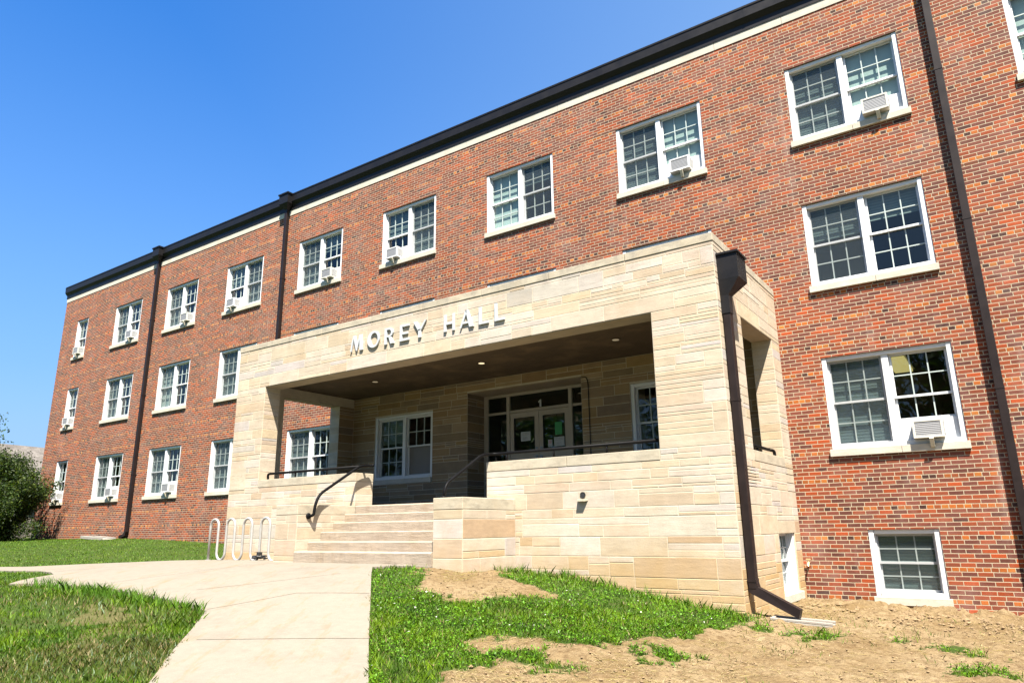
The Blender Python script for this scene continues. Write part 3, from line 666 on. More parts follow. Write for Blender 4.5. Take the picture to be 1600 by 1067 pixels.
def letter(ch, x0, x1):
    W_ = x1-x0; mb = MB(); y0 = -.037; d = .030
    if ch == 'O':
        ring(mb, ellipse(W_/2, LH/2, W_/2, LH/2+.008), ellipse(W_/2+.022, LH/2, W_/2-.062, LH/2-.030), y0, d)
    elif ch == 'R':
        T = .054; mb.prism([(0,y0,0),(T,y0,0),(T,y0,LH),(0,y0,LH)], (0, d, 0))
        O = [(T,LH)]+ellipse(W_*.45, LH-.088, W_*.44, .088, 90, -90, 18)+[(T,LH-.176)]; I = [(T,LH-.034)]+ellipse(W_*.45, LH-.088, W_*.44-.048, .056, 90, -90, 18)+[(T,LH-.142)]
        ring(mb, O, I, y0, d)
        mb.prism([(W_*.44,y0,.129),(W_*.70,y0,.129),(W_,y0,0),(W_-.085,y0,0)], (0, d, 0))
    else:
        for pl in poly_letter(ch, W_): 
            if ch == 'A':
                mb.prism([(0,y0,0),(.034,y0,0),(W_*.50,y0,LH-.05),(W_*.50,y0,LH),(W_*.42,y0,LH)], (0, d, 0))
                mb.prism([(W_*.42,y0,LH),(W_*.60,y0,LH),(W_,y0,0),(W_-.088,y0,0)], (0, d-.001, 0)); mb.prism([(.065,y0+.002,.07),(W_-.09,y0+.002,.07),(W_-.115,y0+.002,.104),(.082,y0+.002,.104)], (0, d-.004, 0))
            elif ch == 'M':
                mb.prism([(0,y0,0),(.030,y0,0),(.078,y0,LH-.05),(.082,y0,LH),(.060,y0,LH)], (0, d, 0)); mb.prism([(.060,y0+.001,LH),(.118,y0+.001,LH),(.20,y0+.001,.06),(.155,y0+.001,.0)], (0, d-.002, 0))
                mb.prism([(.150,y0,0),(.180,y0,0),(W_-.060,y0,LH),(W_-.095,y0,LH)], (0, d-.001, 0)); mb.prism([(W_-.095,y0+.002,LH),(W_-.03,y0+.002,LH),(W_,y0+.002,0),(W_-.078,y0+.002,0)], (0, d-.003, 0))
            elif ch == 'Y':
                mb.prism([(W_*.40,y0,0),(W_*.40+.06,y0,0),(W_*.40+.06,y0,.15),(W_*.40,y0,.15)], (0, d, 0)); mb.prism([(0,y0,LH),(.078,y0,LH),(W_*.40+.06,y0,.14),(W_*.40,y0,.12)], (0, d-.001, 0)); mb.prism([(W_-.038,y0+.001,LH),(W_,y0+.001,LH),(W_*.40+.055,y0+.001,.12),(W_*.40+.03,y0+.001,.15)], (0, d-.002, 0))
            else: mb.prism([(a, y0, b) for a, b in pl], (0, d, 0))
    # stand-off pins
    for px in ((.0,) if ch == 'O' else (.02, W_*.5) if ch != 'H' else (.02,)): mb.tube([(px+.012, y0+d, LH*.5), (px+.012, 0, LH*.5)], .006, 6)
    o = mb.build('letter', MAT['letter'], sign, bevel=0); o.location = (x0+9.354, 0, 0); return o
for ch, a, b in (('M',-9.354,-9.026),('O',-8.902,-8.592),('R',-8.456,-8.218),('E',-8.071,-7.85),('Y',-7.745,-7.44),('H',-7.033,-6.798),('A',-6.68,-6.385),('L',-6.272,-6.072),('L',-5.946,-5.748)): letter(ch, a, b)

# ------------------------------------------------------------------ main building
bld = thing('brick_building', 'three storey red brick hall with white sash windows and dark metal eaves', 'building', (0, 0, 0))
XL, XR, DEP = -29.494, 9.5, 14.0
CX = {'A': -27.875, 'B': -24.476, 'C': -21.049, 'D': -17.666, 'E': -14.222, 'F': -10.889, 'G': -7.509, 'H': -4.132, 'I': -.707, 'J': 2.60, 'K': 6.0}
LV = {3: (7.232, 8.818), 2: (4.521, 6.113), 1: (1.801, 3.400)}
WIN = []
for c in 'ABCDEFGHIJK':
    for lv in (3, 2, 1):
        if lv == 1 and c == 'G': continue
        ww = .889 if c == 'A' else 1.83
        WIN.append((c, lv, CX[c], ww, LV[lv][0], LV[lv][1]))
WIN.append(('I', 0, -.802, .942, -.373, .689)); WIN.append(('J', 0, 2.55, .942, -.373, .689))
def brick_wall():
    mb = MB(); top = 9.78
    holes = [(x-ww/2, x+ww/2, zb, zt) for _, _, x, ww, zb, zt in WIN]
    holes.append((PL+.33, PR-.33, 1.2, 3.93))
    xs = sorted({XL, XR, *[h[0] for h in holes], *[h[1] for h in holes]}); zs = sorted({-1.2, top, *[h[2] for h in holes], *[h[3] for h in holes]})
    for x0, x1 in zip(xs, xs[1:]):
        for z0, z1 in zip(zs, zs[1:]):
            cx, cz = (x0+x1)/2, (z0+z1)/2
            if any(a < cx < b and c < cz < d for a, b, c, d in holes): continue
            mb.face([(x0, 0, z0), (x1, 0, z0), (x1, 0, z1), (x0, 0, z1)])
    for a, b, c, d in holes[:-1]:
        if PL+.33 < (a+b)/2 < PR-.33 and 1.2 < (c+d)/2 < 3.93: continue
        D = .20
        mb.face([(a, 0, c), (a, 0, d), (a, D, d), (a, D, c)]); mb.face([(b, 0, c), (b, D, c), (b, D, d), (b, 0, d)]); mb.face([(a, 0, d), (b, 0, d), (b, D, d), (a, D, d)]); mb.face([(a, 0, c), (a, D, c), (b, D, c), (b, 0, c)])
    mb.face([(XL, 0, -1.2), (XL, 0, top), (XL, DEP, top), (XL, DEP, -1.2)]); mb.face([(XR, 0, -1.2), (XR, DEP, -1.2), (XR, DEP, top), (XR, 0, top)]); mb.face([(XL, DEP, -1.2), (XL, DEP, top), (XR, DEP, top), (XR, DEP, -1.2)])
    mb.build('brick_wall', MAT['brick'], bld)
brick_wall()
def band():
    mb = MB(); x = XL-.004; r = random.Random(4)
    while x < XR:
        x2 = min(x+r.uniform(1.1, 1.35), XR); mb.box(x, x2-.006, -.012, .3, 9.782, 9.943); x = x2
    mb.box(XL-.004, XL+.3, .305, DEP, 9.782, 9.943); mb.build('stone_band', MAT['sill'], bld)
band()
MB().box(XL-.03, XR, -.024, .4, 9.945, 10.30).build('fascia_board', MAT['bronze'], bld)
mb = MB(); prof = [(-.026, 10.085), (-.100, 10.182), (-.104, 10.372), (-.116, 10.380), (-.116, 10.395), (-.026, 10.395)]
mb.prism([(XL-.06, a, b) for a, b in prof], (XR-XL+.06, 0, 0))
x = XL+2.9
while x < XR: mb.prism([(x, a-.003*(a < -.05), b-(.003 if b < 10.2 else 0)) for a, b in prof], (.05, 0, 0)); x += 3.05
mb.build('gutter', MAT['bronze'], bld)
mb = MB(); mb.box(XL-.05, XR, -.10, .02, 10.397, 10.43); mb.box(XL-.05, XL+.02, .02, DEP, 9.945, 10.40); mb.build('roof_edge', MAT['bronze'], bld)
mb = MB(); mb.face([(XL, 0, 10.30), (XR, 0, 10.30), (XR, DEP/2, 10.9), (XL, DEP/2, 10.9)]); mb.face([(XL, DEP, 10.30), (XL, DEP/2, 10.9), (XR, DEP/2, 10.9), (XR, DEP, 10.30)]); mb.build('roof', MAT['shingle'], bld)
mb = MB()
mb.box(XL+.25, XR-.25, 4.0, 4.1, -1.1, 9.7)
for z in (1.0, 3.95, 6.65, 9.45): mb.box(XL+.25, XR-.25, .70 if z < 1.5 else .31, 4.0, z, z+.15)
for c in (-26.2, -22.7, -19.3, -15.9, -12.56, -9.15, -5.75, -2.4, 1.0, 4.3): mb.box(c-.06, c+.06, .70, 4.0, -1.1, 9.7)
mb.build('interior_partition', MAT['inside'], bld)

# ---- windows
ACS = {}   # where the window air conditioners sit: (column, level) -> 'L' / 'R' / 'C'
for k in ('D3', 'F3'): ACS[k] = 'L'
for k in ('B3', 'C3', 'E3', 'H3', 'I3', 'B1', 'C1', 'I1', 'J3'): ACS[k] = 'R'
for k in ('A3', 'A2', 'A1'): ACS[k] = 'C'
BL = {'I3': ('blind', 'shade'), 'H3': ('blind', 'shade'), 'G3': ('shade', 'half'), 'J3': ('shade', 'shade'), 'I2': ('half', 'half'), 'I1': ('blind', None), 'D3': ('half', 'blind'), 'C2': ('shade', None), 'B2': ('blind', None),
      'F1': ('half', 'board'), 'H1': (None, None), 'E1': ('blind', None), 'I0': ('blind', None), 'E3': ('blind', 'half'), 'F3': ('half', 'blind'), 'C3': ('blind', None), 'B3': ('blind', None), 'C1': ('blind', None), 'B1': ('blind', None)}
SCR = {'I3': 'L', 'H3': 'L', 'G3': 'R', 'I2': 'L', 'I1': 'L', 'F3': 'R', 'E3': 'L', 'D3': 'R', 'C3': 'L', 'B3': 'L', 'B2': 'L', 'C2': 'L', 'B1': 'L', 'C1': 'L', 'E1': 'L', 'F1': '', 'H1': '', 'J3': '', 'I0': 'C'}
AC_H = .285
def window(key, x, zb, zt, ww, loc=None, rz=0, parent=bld, porch_in=False, mat='white'):
    Wm = MAT[mat]; o = node_part('window', parent, loc or (x, 0, zb), rz)
    Hh = zt-zb; hw = ww/2; sb = .110
    mb = MB(); e = .0 if porch_in else .028
    if ww > 1.2: mb.box(-hw-e, .06, -.05, .12, 0, sb); mb.box(.065, hw+e, -.05, .12, 0, sb)
    else: mb.box(-hw-e, hw+e, -.05, .12, 0, sb)
    mb.build('sill', MAT['sill'], o, bevel=.004)
    J = .072; top = Hh-.002; fb = sb+.002
    mb = MB()
    mb.box(-hw+.002, -hw+J, .018, .19, fb, top); mb.box(hw-J, hw-.002, .018, .19, fb, top); mb.box(-hw+J, hw-J, .032, .19, top-.062, top); mb.box(-hw+J, hw-J, .004, .19, fb, fb+.065)
    units = [(-hw+J, hw-J, 'C')]
    if ww > 1.2:
        mb.box(-.048, .048, .050, .19, fb+.065, top-.062); units = [(-hw+J, -.048, 'L'), (.048, hw-J, 'R')]
    # inner stop bead
    mb.box(-hw+J, -hw+J+.018, .085, .188, fb+.065, top-.062); mb.box(hw-J-.018, hw-J, .085, .188, fb+.065, top-.062)
    mb.build('frame', Wm, o, bevel=.004)
    z0 = fb+.065; z1 = top-.062; zm = (z0+z1)/2
    ac = ACS.get(key); sc = SCR.get(key, 'L' if ww > 1.2 else ''); bl = BL.get(key, ('blind', 'half') if ww > 1.2 else (None, None))
    for ui, (a, b, nm) in enumerate(units):
        up_ = ac == nm; lift = AC_H+.03 if up_ else 0
        for part, za, zb_, y in (('U', zm-.02, z1, .105), ('D', z0+lift, zm+.02+lift, .142)):
            if part == 'D' and up_: zb_ = zm+.02; rows = 1
            else: rows = 2
            board = key == 'F1' and nm == 'R' and part == 'D'
            st = .034; mb = MB(); a1 = a+.004; b1 = b-.004
            mb.box(a1, a1+st, y, y+.034, za, zb_); mb.box(b1-st, b1, y, y+.034, za, zb_); mb.box(a1+st, b1-st, y, y+.034, zb_-st, zb_); mb.box(a1+st, b1-st, y, y+.034, za, za+st)
            if not board:
                for k in (1, 2): 
                    xx = a1+st+(b1-a1-2*st)*k/3; mb.box(xx-.009, xx+.009, y+.005, y+.029, za+st, zb_-st, 1)
                if rows == 2: zz = (za+zb_)/2; mb.box(a1+st, b1-st, y+.006, y+.028, zz-.009, zz+.009, 1)
            so = mb.build('sash', [Wm, MAT['vinyl']], o)
            mb = MB(); mb.face([(a1+st, y+.017, za+st), (b1-st, y+.017, za+st), (b1-st, y+.017, zb_-st), (a1+st, y+.017, zb_-st)])
            mb.build('infill_panel' if board else 'pane', MAT['board'] if board else MAT['glass'], o)
        if up_:
            aw = .205; mb = MB(); c = (a+b)/2
            mb.box(a+.004, c-aw, .095, .115, z0, z0+AC_H+.03); mb.box(c+aw, b-.004, .095, .115, z0, z0+AC_H+.03); mb.box(c-aw, c+aw, .095, .115, z0+AC_H, z0+AC_H+.03)
            for s_ in (a+.03, b-.03): mb.box(s_-.01, s_+.01, .085, .095, z0, z0+AC_H+.03)
            mb.build('filler_panel', MAT['white'], o)
        if sc and nm in sc:
            mb = MB(); mb.face([(a+.006, .098, z0+.004), (b-.006, .098, z0+.004), (b-.006, .098, z1-.004), (a+.006, .098, z1-.004)])
            mb.build('insect_screen', MAT['screen'], o)
        kind = bl[0] if nm in ('L', 'C') else bl[1]
        if kind:
            zlo = {'half': zm+rng.choice((-.2, .05, .1, .25)), 'blind': z0 + lift, 'shade': z0+lift, 'board': z0}[kind]
            if kind != 'board':
                mb = MB(); mb.box(a-.0, b+.0, .192, .197, zlo, z1+.0); mb.build('window_blind', MAT['shade' if kind == 'shade' else 'blind'], o)
    return o
FN = {3: 'top-floor', 2: 'middle-floor', 1: 'ground-floor'}
ACLAB = {'A3': 'white air conditioner in the narrow top-floor window at the far left corner', 'A2': 'white air conditioner in the narrow middle-floor window at the far left corner', 'A1': 'white air conditioner in the narrow ground-floor window beside the big shrub',
 'B3': 'white air conditioner in the top-floor window just left of the leftmost downspout', 'C3': 'white air conditioner in the top-floor window just right of the leftmost downspout', 'D3': 'white air conditioner in the top-floor window just left of the second downspout from the left',
 'E3': 'white air conditioner in the top-floor window just right of the second downspout from the left', 'F3': 'white air conditioner in the top-floor window above the porch lettering, left half of the window', 'H3': 'white air conditioner in the top-floor window above the right end of the porch roof',
 'I3': 'white air conditioner in the top-floor window left of the nearest downspout, with tan bracket', 'B1': 'white air conditioner in the ground-floor window just left of the leftmost downspout', 'C1': 'white air conditioner in the ground-floor window just right of the leftmost downspout',
 'I1': 'white air conditioner with grey grille in the large window above the basement window', 'J3': 'white air conditioner in the top-floor window right of the nearest downspout'}
def ac_unit(key, x, y, z):
    t = thing('air_conditioner', ACLAB[key], 'air conditioner', (x, y, z), 0, 'window air conditioners')
    hw = .200; h = AC_H-.01; D = -.115; mb = MB()
    t.rotation_euler = (math.radians(rng.uniform(0, 1.6)), 0, math.radians(rng.uniform(-.6, .6))); acm = MAT['acw'] if rng.random() < .6 else MAT['acy']
    mb.box(-hw, hw, D, .22, 0, h); mb.build('housing', acm, t, bevel=.008)
    mb = MB()
    mb.box(-hw+.035, hw-.035, D-.004, D-.001, .035, h-.035); mb.build('grille', MAT['grille'], t)
    mb = MB()
    for a, b, c, d in ((-hw+.002, hw-.002, h-.034, h-.004), (-hw+.002, hw-.002, .004, .034), (-hw+.002, -hw+.034, .034, h-.034), (hw-.034, hw-.002, .034, h-.034)): mb.box(a, b, D-.010, D-.001, c, d)
    mb.build('grille_surround', acm, t, bevel=.002)
    for s_ in (-1, 1):
        mb = MB(); mb.box(s_*(hw+.001), s_*(hw+.003), D+.03, D+.20, .05, h-.05); mb.build('side_vent', MAT['vent'], t)
    mb = MB(); mb.prism([(.0, D-.005, .02), (.0, D+.05, -.002), (.0, -.055, -.135), (.0, -.085, -.135), (0, D-.03, -.01)], (.055, 0, 0)); mb.build('bracket', MAT['bracket'], t)
for c, lv, x, ww, zb, zt in WIN:
    key = c+str(lv); pin = lv == 1 and c in 'FH'
    window(key, x, zb, zt, ww, porch_in=pin)
    if key in ACS:
        J = .072; hw = ww/2; cx = {'L': (-hw+J-.048)/2, 'R': (hw-J+.048)/2, 'C': 0}[ACS[key]]
        ac_unit(key, x+cx, 0, zb+.110+.002+.065+.004)
# basement window in the porch's right side
SCR['P0'] = ''; BL['P0'] = ('shade', None)
window('P0', 0, -.30, .71, .91, loc=(PR+.0, -.815, -.30), rz=math.pi/2, parent=porch)

# ---- downspouts on the brick wall
def downspout(x, zbot, parent, kick=-1):
    o = node_part('downspout', parent, (x, 0, 0)); hw = .055
    mb = MB(); mb.box(-hw, hw, -.125, -.03, zbot+.18, 10.0)
    mb.build('pipe', MAT['bronze2'], o, bevel=.006)
    mb = MB()
    mb.box(-.20, .20, -.24, -.03, 10.12, 10.40); mb.box(-.225, .225, -.265, -.03, 10.40, 10.44)
    n = len(mb.v)
    t_ = [(-.20,-.24,10.12),(.20,-.24,10.12),(.20,-.03,10.12),(-.20,-.03,10.12)]; b_ = [(-hw,-.13,9.96),(hw,-.13,9.96),(hw,-.03,9.96),(-hw,-.03,9.96)]
    for i in range(4): mb.face([t_[i], b_[i], b_[(i+1) % 4], t_[(i+1) % 4]])
    mb.build('leader_head', MAT['bronze'], o)
    mb = MB(); mb.prism([(-hw, -.126, zbot+.20), (hw, -.126, zbot+.20), (hw+kick*.05, -.126, zbot+.05), (kick*.34, -.126, zbot-.01), (kick*.36, -.126, zbot+.06), (-hw+kick*.03, -.126, zbot+.13)], (0, .095, 0)); mb.build('elbow', MAT['bronze2'], o)
    for z in (2.6, 5.2, 7.8):
        mb = MB(); mb.box(-hw-.004, hw+.004, -.129, -.0, z, z+.035); mb.build('strap', MAT['bronze2'], o)
downspout(-22.62, H1(-22.6, -.1)+.03, bld, -1)
downspout(-15.707, H1(-15.7, -.1)+.03, bld, -1)
downspout(.698, H1(.7, -.1)+.03, bld, 1)

# ---- porch downspout
ps = node_part('downspout', porch, (PR, 0, 0))
px0, px1, py0, py1 = .018, .115, -2.965, -2.845
mb = MB(); mb.box(px0, px1, py0, py1, .02, 3.78); mb.build('pipe', MAT['bronze2'], ps, bevel=.006)
bx0, bx1, by0, by1 = .006, .285, -2.995, -2.60
mb = MB(); mb.box(bx0, bx1, by0, by1, 4.03, 4.38); mb.box(bx0, bx1+.02, by0-.02, by1+.02, 4.381, 4.41)
T_ = [(bx0,by0,4.03),(bx1,by0,4.03),(bx1,by1,4.03),(bx0,by1,4.03)]; B_ = [(px0-.008,py0-.008,3.80),(px1+.008,py0-.008,3.80),(px1+.008,py1+.008,3.80),(px0-.008,py1+.008,3.80)]
for i in range(4): mb.face([T_[i], B_[i], B_[(i+1) % 4], T_[(i+1) % 4]])
mb.box(px0-.008, px1+.008, py0-.008, py1+.008, 3.55, 3.80)
mb.build('leader_head', MAT['bronze'], ps)
mb = MB(); mb.prism([(px0, py0+.004, .12), (px1, py0+.004, .12), (px1+.02, py0+.004, .04), (.62, py0-.06, -.19), (.59, py0-.06, -.29), (px0, py0+.004, -.02)], (0, .112, 0)); mb.build('elbow', MAT['bronze2'], ps)
mb = MB(); mb.box(px0-.006, px1+.004, py0-.004, py1+.004, .10, .14); mb.build('strap', MAT['bronze2'], ps); mb = MB(); mb.box(px0-.012, px1+.004, py0-.004, py1+.004, 2.35, 2.39); mb.build('strap', MAT['bronze2'], ps)
def slab(name, label, x0, x1, y0, y1, z, rz, h=.06):
    t = MB(); cx, cy = (x0+x1)/2, (y0+y1)/2; a, b = (x1-x0)/2, (y1-y0)/2
    t.box(-a, a, -b, b, 0, h*.5); t.box(-a, a, -b, -b+.04, h*.5, h); t.box(-a, a, b-.04, b, h*.5, h); t.box(-a, -a+.04, -b+.04, b-.04, h*.5, h)
    o = t.build(name, MAT['slab'], bevel=.006); o.location = (cx, cy, z); o.rotation_euler = (0, math.radians(3), rz); return tag(o, label, 'splash block', 'concrete splash blocks')
slab('splash_block', 'small concrete splash block on the soil under the porch downspout', -1.98, -1.30, -3.10, -2.82, H1(-1.6, -2.9)-.005, math.radians(4))
slab('splash_block', 'flat concrete splash slab on the lawn at the foot of the far left downspout', -24.1, -22.75, -.75, -.3, H1(-23.3, -.5)+.0, 0, .09)

# ------------------------------------------------------------------ entrance doors
door = thing('entrance_doorway', 'taupe double entrance doors with transom and side lights deep in the porch', 'door', (-7.535, .60, 1.205))
def dmb(*bx): 
    mb = MB()
    for b in bx: mb.box(*b)
    return mb
ox = 7.535; oz = -1.205
def DB(x0, x1, y0, y1, z0, z1): return (x0+ox, x1+ox, y0, y1, z0+oz, z1+oz)
fr = dmb(DB(-8.965, -8.855, 0, .07, 1.205, 3.68), DB(-6.215, -6.105, 0, .07, 1.205, 3.68), DB(-8.335, -8.25, -.01, .07, 1.205, 3.62), DB(-6.745, -6.66, -.01, .07, 1.205, 3.62), DB(-8.855, -6.215, 0, .07, 3.62, 3.68),
         DB(-8.25, -6.745, -.005, .07, 3.235, 3.295), DB(-8.855, -8.335, 0, .07, 3.235, 3.285), DB(-6.66, -6.215, 0, .07, 3.235, 3.285), DB(-8.855, -8.335, 0, .07, 1.205, 1.40), DB(-6.66, -6.215, 0, .07, 1.205, 1.40))
fr.build('door_frame', MAT['doorp'], door, bevel=.004)
for nm, x0, x1, z0, z1 in (('side_light', -8.855, -8.335, 1.40, 3.235), ('side_light', -6.66, -6.215, 1.40, 3.235), ('side_light', -8.855, -8.335, 3.285, 3.62), ('side_light', -6.66, -6.215, 3.285, 3.62), ('transom_light', -8.25, -6.745, 3.295, 3.62)):
    dmb(DB(x0, x1, .035, .040, z0, z1)).build(nm, MAT['glass'], door)
for x0, x1, hx in ((-8.246, -7.503, -7.56), (-7.497, -6.749, -7.44)):
    g0 = x0+.115; g1 = x1-.115
    if hx < -7.5: g1 -= .0
    lf = dmb(DB(x0, g0, .005, .05, 1.215, 3.228), DB(g1, x1, .005, .05, 1.215, 3.228), DB(g0, g1, .005, .05, 3.10, 3.228), DB(g0, g1, .005, .05, 1.215, 2.36)).build('door', MAT['doorp'], door, bevel=.003)
    dmb(DB(g0, g1, .026, .030, 2.36, 3.10)).build('pane', MAT['glass'], lf)
    dmb(DB(g0-.012, g0+.004, .0, .026, 2.35, 3.11), DB(g1-.004, g1+.012, .0, .026, 2.35, 3.11), DB(g0, g1, .0, .026, 3.10, 3.112), DB(g0, g1, .0, .026, 2.348, 2.362)).build('glazing_bead', MAT['bronze'], lf)
    mb = MB(); mb.box(*DB(hx-.03, hx+.03, -.006, .004, 2.03, 2.28)); mb.tube([(hx+ox, -.055, 2.06+oz), (hx+ox, -.055, 2.26+oz)], .012, 8); mb.tube([(hx+ox, -.055, 2.07+oz), (hx+ox, .0, 2.07+oz)], .008, 6); mb.tube([(hx+ox, -.055, 2.25+oz), (hx+ox, .0, 2.25+oz)], .008, 6)
    mb.build('handle', MAT['steel'], lf)
    mb = MB(); mb.tube([(hx+ox, -.012, 2.43+oz), (hx+ox, .004, 2.43+oz)], .026, 12); mb.build('lock_cylinder', MAT['steel'], lf)
mb = MB(); xx, zz = -7.47+ox, 3.312+oz
mb.prism([(xx-.012, .028, zz), (xx+.030, .028, zz), (xx+.030, .028, zz+.155), (xx+.006, .028, zz+.155), (xx-.045, .028, zz+.115), (xx-.045, .028, zz+.088), (xx-.012, .028, zz+.105)], (0, .004, 0)); mb.build('door_number', MAT['paper'], door)
def notice(label, x, z, wd, h, mat, lines, sym=None):
    t = thing('notice', label, 'notice', (x, .600+.020, z), 0, 'papers taped to the entrance doors')
    mb = MB(); mb.box(-wd/2, wd/2, 0, .003, 0, h); mb.build('sheet', MAT[mat], t)
    mb = MB()
    for zz, l0, l1 in lines:
        xx = l0; r = random.Random(int(zz*1000))
        while xx < l1:
            q = r.uniform(.012, .035); mb.box((xx-.5)*wd, (min(xx+q/wd, l1)-.5)*wd, -.0015, -.0005, zz*h, zz*h+.007); xx += (q+.006)/wd
    if sym:
        mb2 = MB(); cx, cz, r = 0, h*.66, wd*.30; ring(mb2, ellipse(cx, cz, r, r), ellipse(cx, cz, r*.78, r*.78), -.002, .001)
        mb2.prism([(-r*.7, -.0016, cz+r*.55), (-r*.55, -.0016, cz+r*.7), (r*.7, -.0016, cz-r*.55), (r*.55, -.0016, cz-r*.7)], (0, .001, 0)); mb2.build('symbol', MAT['red'], t)
    if lines: mb.build('printing', MAT['ink'], t)
notice('white printed notice taped inside the left door leaf', -7.853, 2.60, .245, .20, 'paper', [(.82, .12, .88), (.66, .12, .88), (.34, .25, .7), (.18, .15, .8)])
notice('white printed notice low on the right door leaf, below the green flyer', -7.01, 2.43, .25, .195, 'paper', [(.82, .12, .88), (.66, .12, .88), (.34, .25, .7), (.18, .15, .8)])
notice('tall green flyer on the right door leaf', -7.02, 2.67, .17, .265, 'green', [(.85, .15, .85), (.7, .1, .9), (.55, .2, .8), (.4, .15, .8), (.2, .2, .75)])
notice('small white and red prohibition sticker on the right door leaf', -7.233, 2.43, .105, .15, 'paper', [(.22, .15, .85), (.1, .15, .85)], True)
# conduit beside the doors
mb = MB(); mb.tube(smooth_path([(-6.09, -.02, 3.66), (-5.955, -.02, 3.655), (-5.93, -.02, 3.5), (-5.93, -.02, 1.9)], .1), .009, 8); mb.box(-5.97, -5.89, -.05, -.004, 1.82, 1.93)
o = mb.build('conduit', MAT['bronze'], smooth=False); tag(o, 'thin dark conduit running down the stone wall right of the doors', 'conduit')
# wall box on ground-floor window, two small drips below the sill omitted

# lit fixture on the ceiling of the room behind the large right-hand window
cl = thing('ceiling_light', 'yellowish lit ceiling fixture seen through the window above the basement window', 'ceiling light', (-.80, 3.15, 3.72))
MB().box(-.19, .19, -.75, .75, .045, .10).build('housing', MAT['white'], cl)
e = NT('fixture_diffuser'); e.b.inputs['Emission Color'].default_value = (.95, .72, .26, 1); e.b.inputs['Emission Strength'].default_value = .22; e.fin((.5, .45, .3))
MB().box(-.16, .16, -.72, .72, .0, .044).build('diffuser', e.mat, cl)

# ------------------------------------------------------------------ handrails
def rail(name, label, runs, posts, balls=(), grp='black handrails of the porch'):
    t = thing(name, label, 'handrail', runs[0][0], 0, grp); o0 = Vector(runs[0][0])
    for r in runs:
        MB().tube([Vector(p)-o0 for p in smooth_path(r, .11, 7)], .0245, 12).build('rail', MAT['black'], t, smooth=True)
    for a, b in posts:
        MB().tube([Vector(a)-o0, Vector(b)-o0], .016, 8).build('post', MAT['black'], t, smooth=True)
    for c, n_, r in balls:
        c = Vector(c)-o0; n_ = Vector(n_)
        MB().tube([c, c+n_*.010, c+n_*.022, c+n_*.030], [r, r, r*.8, r*.5], 16).build('flange', MAT['black'], t, smooth=False)
RZ, RY = 1.915, -2.95
rail('handrail', 'long black handrail on the left parapet, from the left pillar towards the steps', [[(-11.80, RY, 1.80), (-11.815, RY, RZ), (-8.99, RY, RZ-.005)]], [((-10.946, RY, 1.79), (-10.946, RY, RZ)), ((-10.037, RY, 1.79), (-10.037, RY, RZ)), ((-9.28, RY, 1.79), (-9.28, RY, RZ))])
rail('handrail', 'sloping black handrail of the left side of the steps, with a round wall flange', [[(-9.04, -4.143, 1.02), (-8.975, -4.10, 1.03), (-8.975, -4.075, 1.22), (-8.975, -3.99, 1.38), (-8.975, -3.10, 1.905), (-8.99, -2.84, 1.925), (-8.9, -2.84, 1.925)]], [], [((CLX1+.004, -4.143, 1.02), (1, 0, 0), .05)])
rail('handrail', 'black handrail rising from the right cheek wall and running along the right parapet', [[(-6.02, -4.28, 1.205), (-6.02, -4.23, 1.40), (-6.04, -3.36, 1.875), (-6.10, RY-.05, 1.925), (-6.02, RY, 1.925), (-3.18, RY, 1.925)]], [((-6.06, RY, 1.79), (-6.06, RY, 1.925)), ((-5.848, RY, 1.79), (-5.848, RY, 1.925)), ((-4.984, RY, 1.79), (-4.984, RY, 1.925)), ((-4.088, RY, 1.79), (-4.088, RY, 1.925))], [((-6.02, -4.28, 1.205), (0, 0, 1), .04)])
rail('handrail', 'short black handrail in the right side opening of the porch', [[(-2.42, -2.05, 1.915), (-2.42, -.62, 1.915), (-2.38, -.52, 1.91), (-2.38, -.52, 1.80)]], [((-2.42, -1.3, 1.79), (-2.42, -1.3, 1.915))])

# ------------------------------------------------------------------ bike rack, lock, tap
def rack():
    x0, y0 = -12.70, -3.55; zt = 1.03; pitch = .5365; r = pitch/4*1.0
    zg = H1(x0, y0); pts = [(x0, y0, zg-.05), (x0, y0, zt-r)]; x = x0
    for k in range(4):
        for j in range(1, 13): th = math.pi*(1-j/12); pts.append((x+r+r*math.cos(th), y0, zt-r+r*math.sin(th)))
        x += 2*r
        if k < 3:
            pts.append((x, y0, zg+.035+r))
            for j in range(1, 13): th = math.pi*(1+j/12); pts.append((x+r+r*math.cos(th), y0, zg+.035+r+r*math.sin(th)))
            x += 2*r; pts.append((x, y0, zt-r))
        else: pts += [(x, y0, zg+.035+r)]
    for j in range(1, 7): th = math.pi*(1+j/12); pts.append((x+r+r*math.cos(th), y0, zg+.035+r+r*math.sin(th)))
    for j in range(7, 13): th = math.pi*(1+j/12); pts.append((x+r+r*math.cos(th), y0, zg+.035+r+r*math.sin(th)))
    x += 2*r; pts += [(x, y0, zt-r)]
    for j in range(1, 13): th = math.pi*(1-j/12); pts.append((x+r+r*math.cos(th), y0, zt-r+r*math.sin(th)))
    x += 2*r; pts.append((x, y0, zg-.05))
    t = thing('bicycle_rack', 'galvanised wave-shaped bicycle rack beside the left cheek wall', 'bike rack', (x0, y0, zg)); o0 = Vector((x0, y0, zg))
    MB().tube([Vector(p)-o0 for p in pts], .024, 12).build('wave_tube', MAT['galv'], t, smooth=True)
    for xx in (x0, x): MB().tube([Vector((xx-x0, 0, .02)), Vector((xx-x0, 0, .032))], .06, 14).build('foot_plate', MAT['galv'], t)
    for q in (.5365*3, ): pass
    return zg
zr = rack()
lx, ly = -11.02, -3.60
mb = MB(); pts = []
for k in range(40):
    th = k*.52; rr = .07+.035*math.sin(k*1.7); pts.append((rr*math.cos(th)*1.9, rr*math.sin(th), .022+.02*abs(math.sin(k*.9))+ (k/40)*.05))
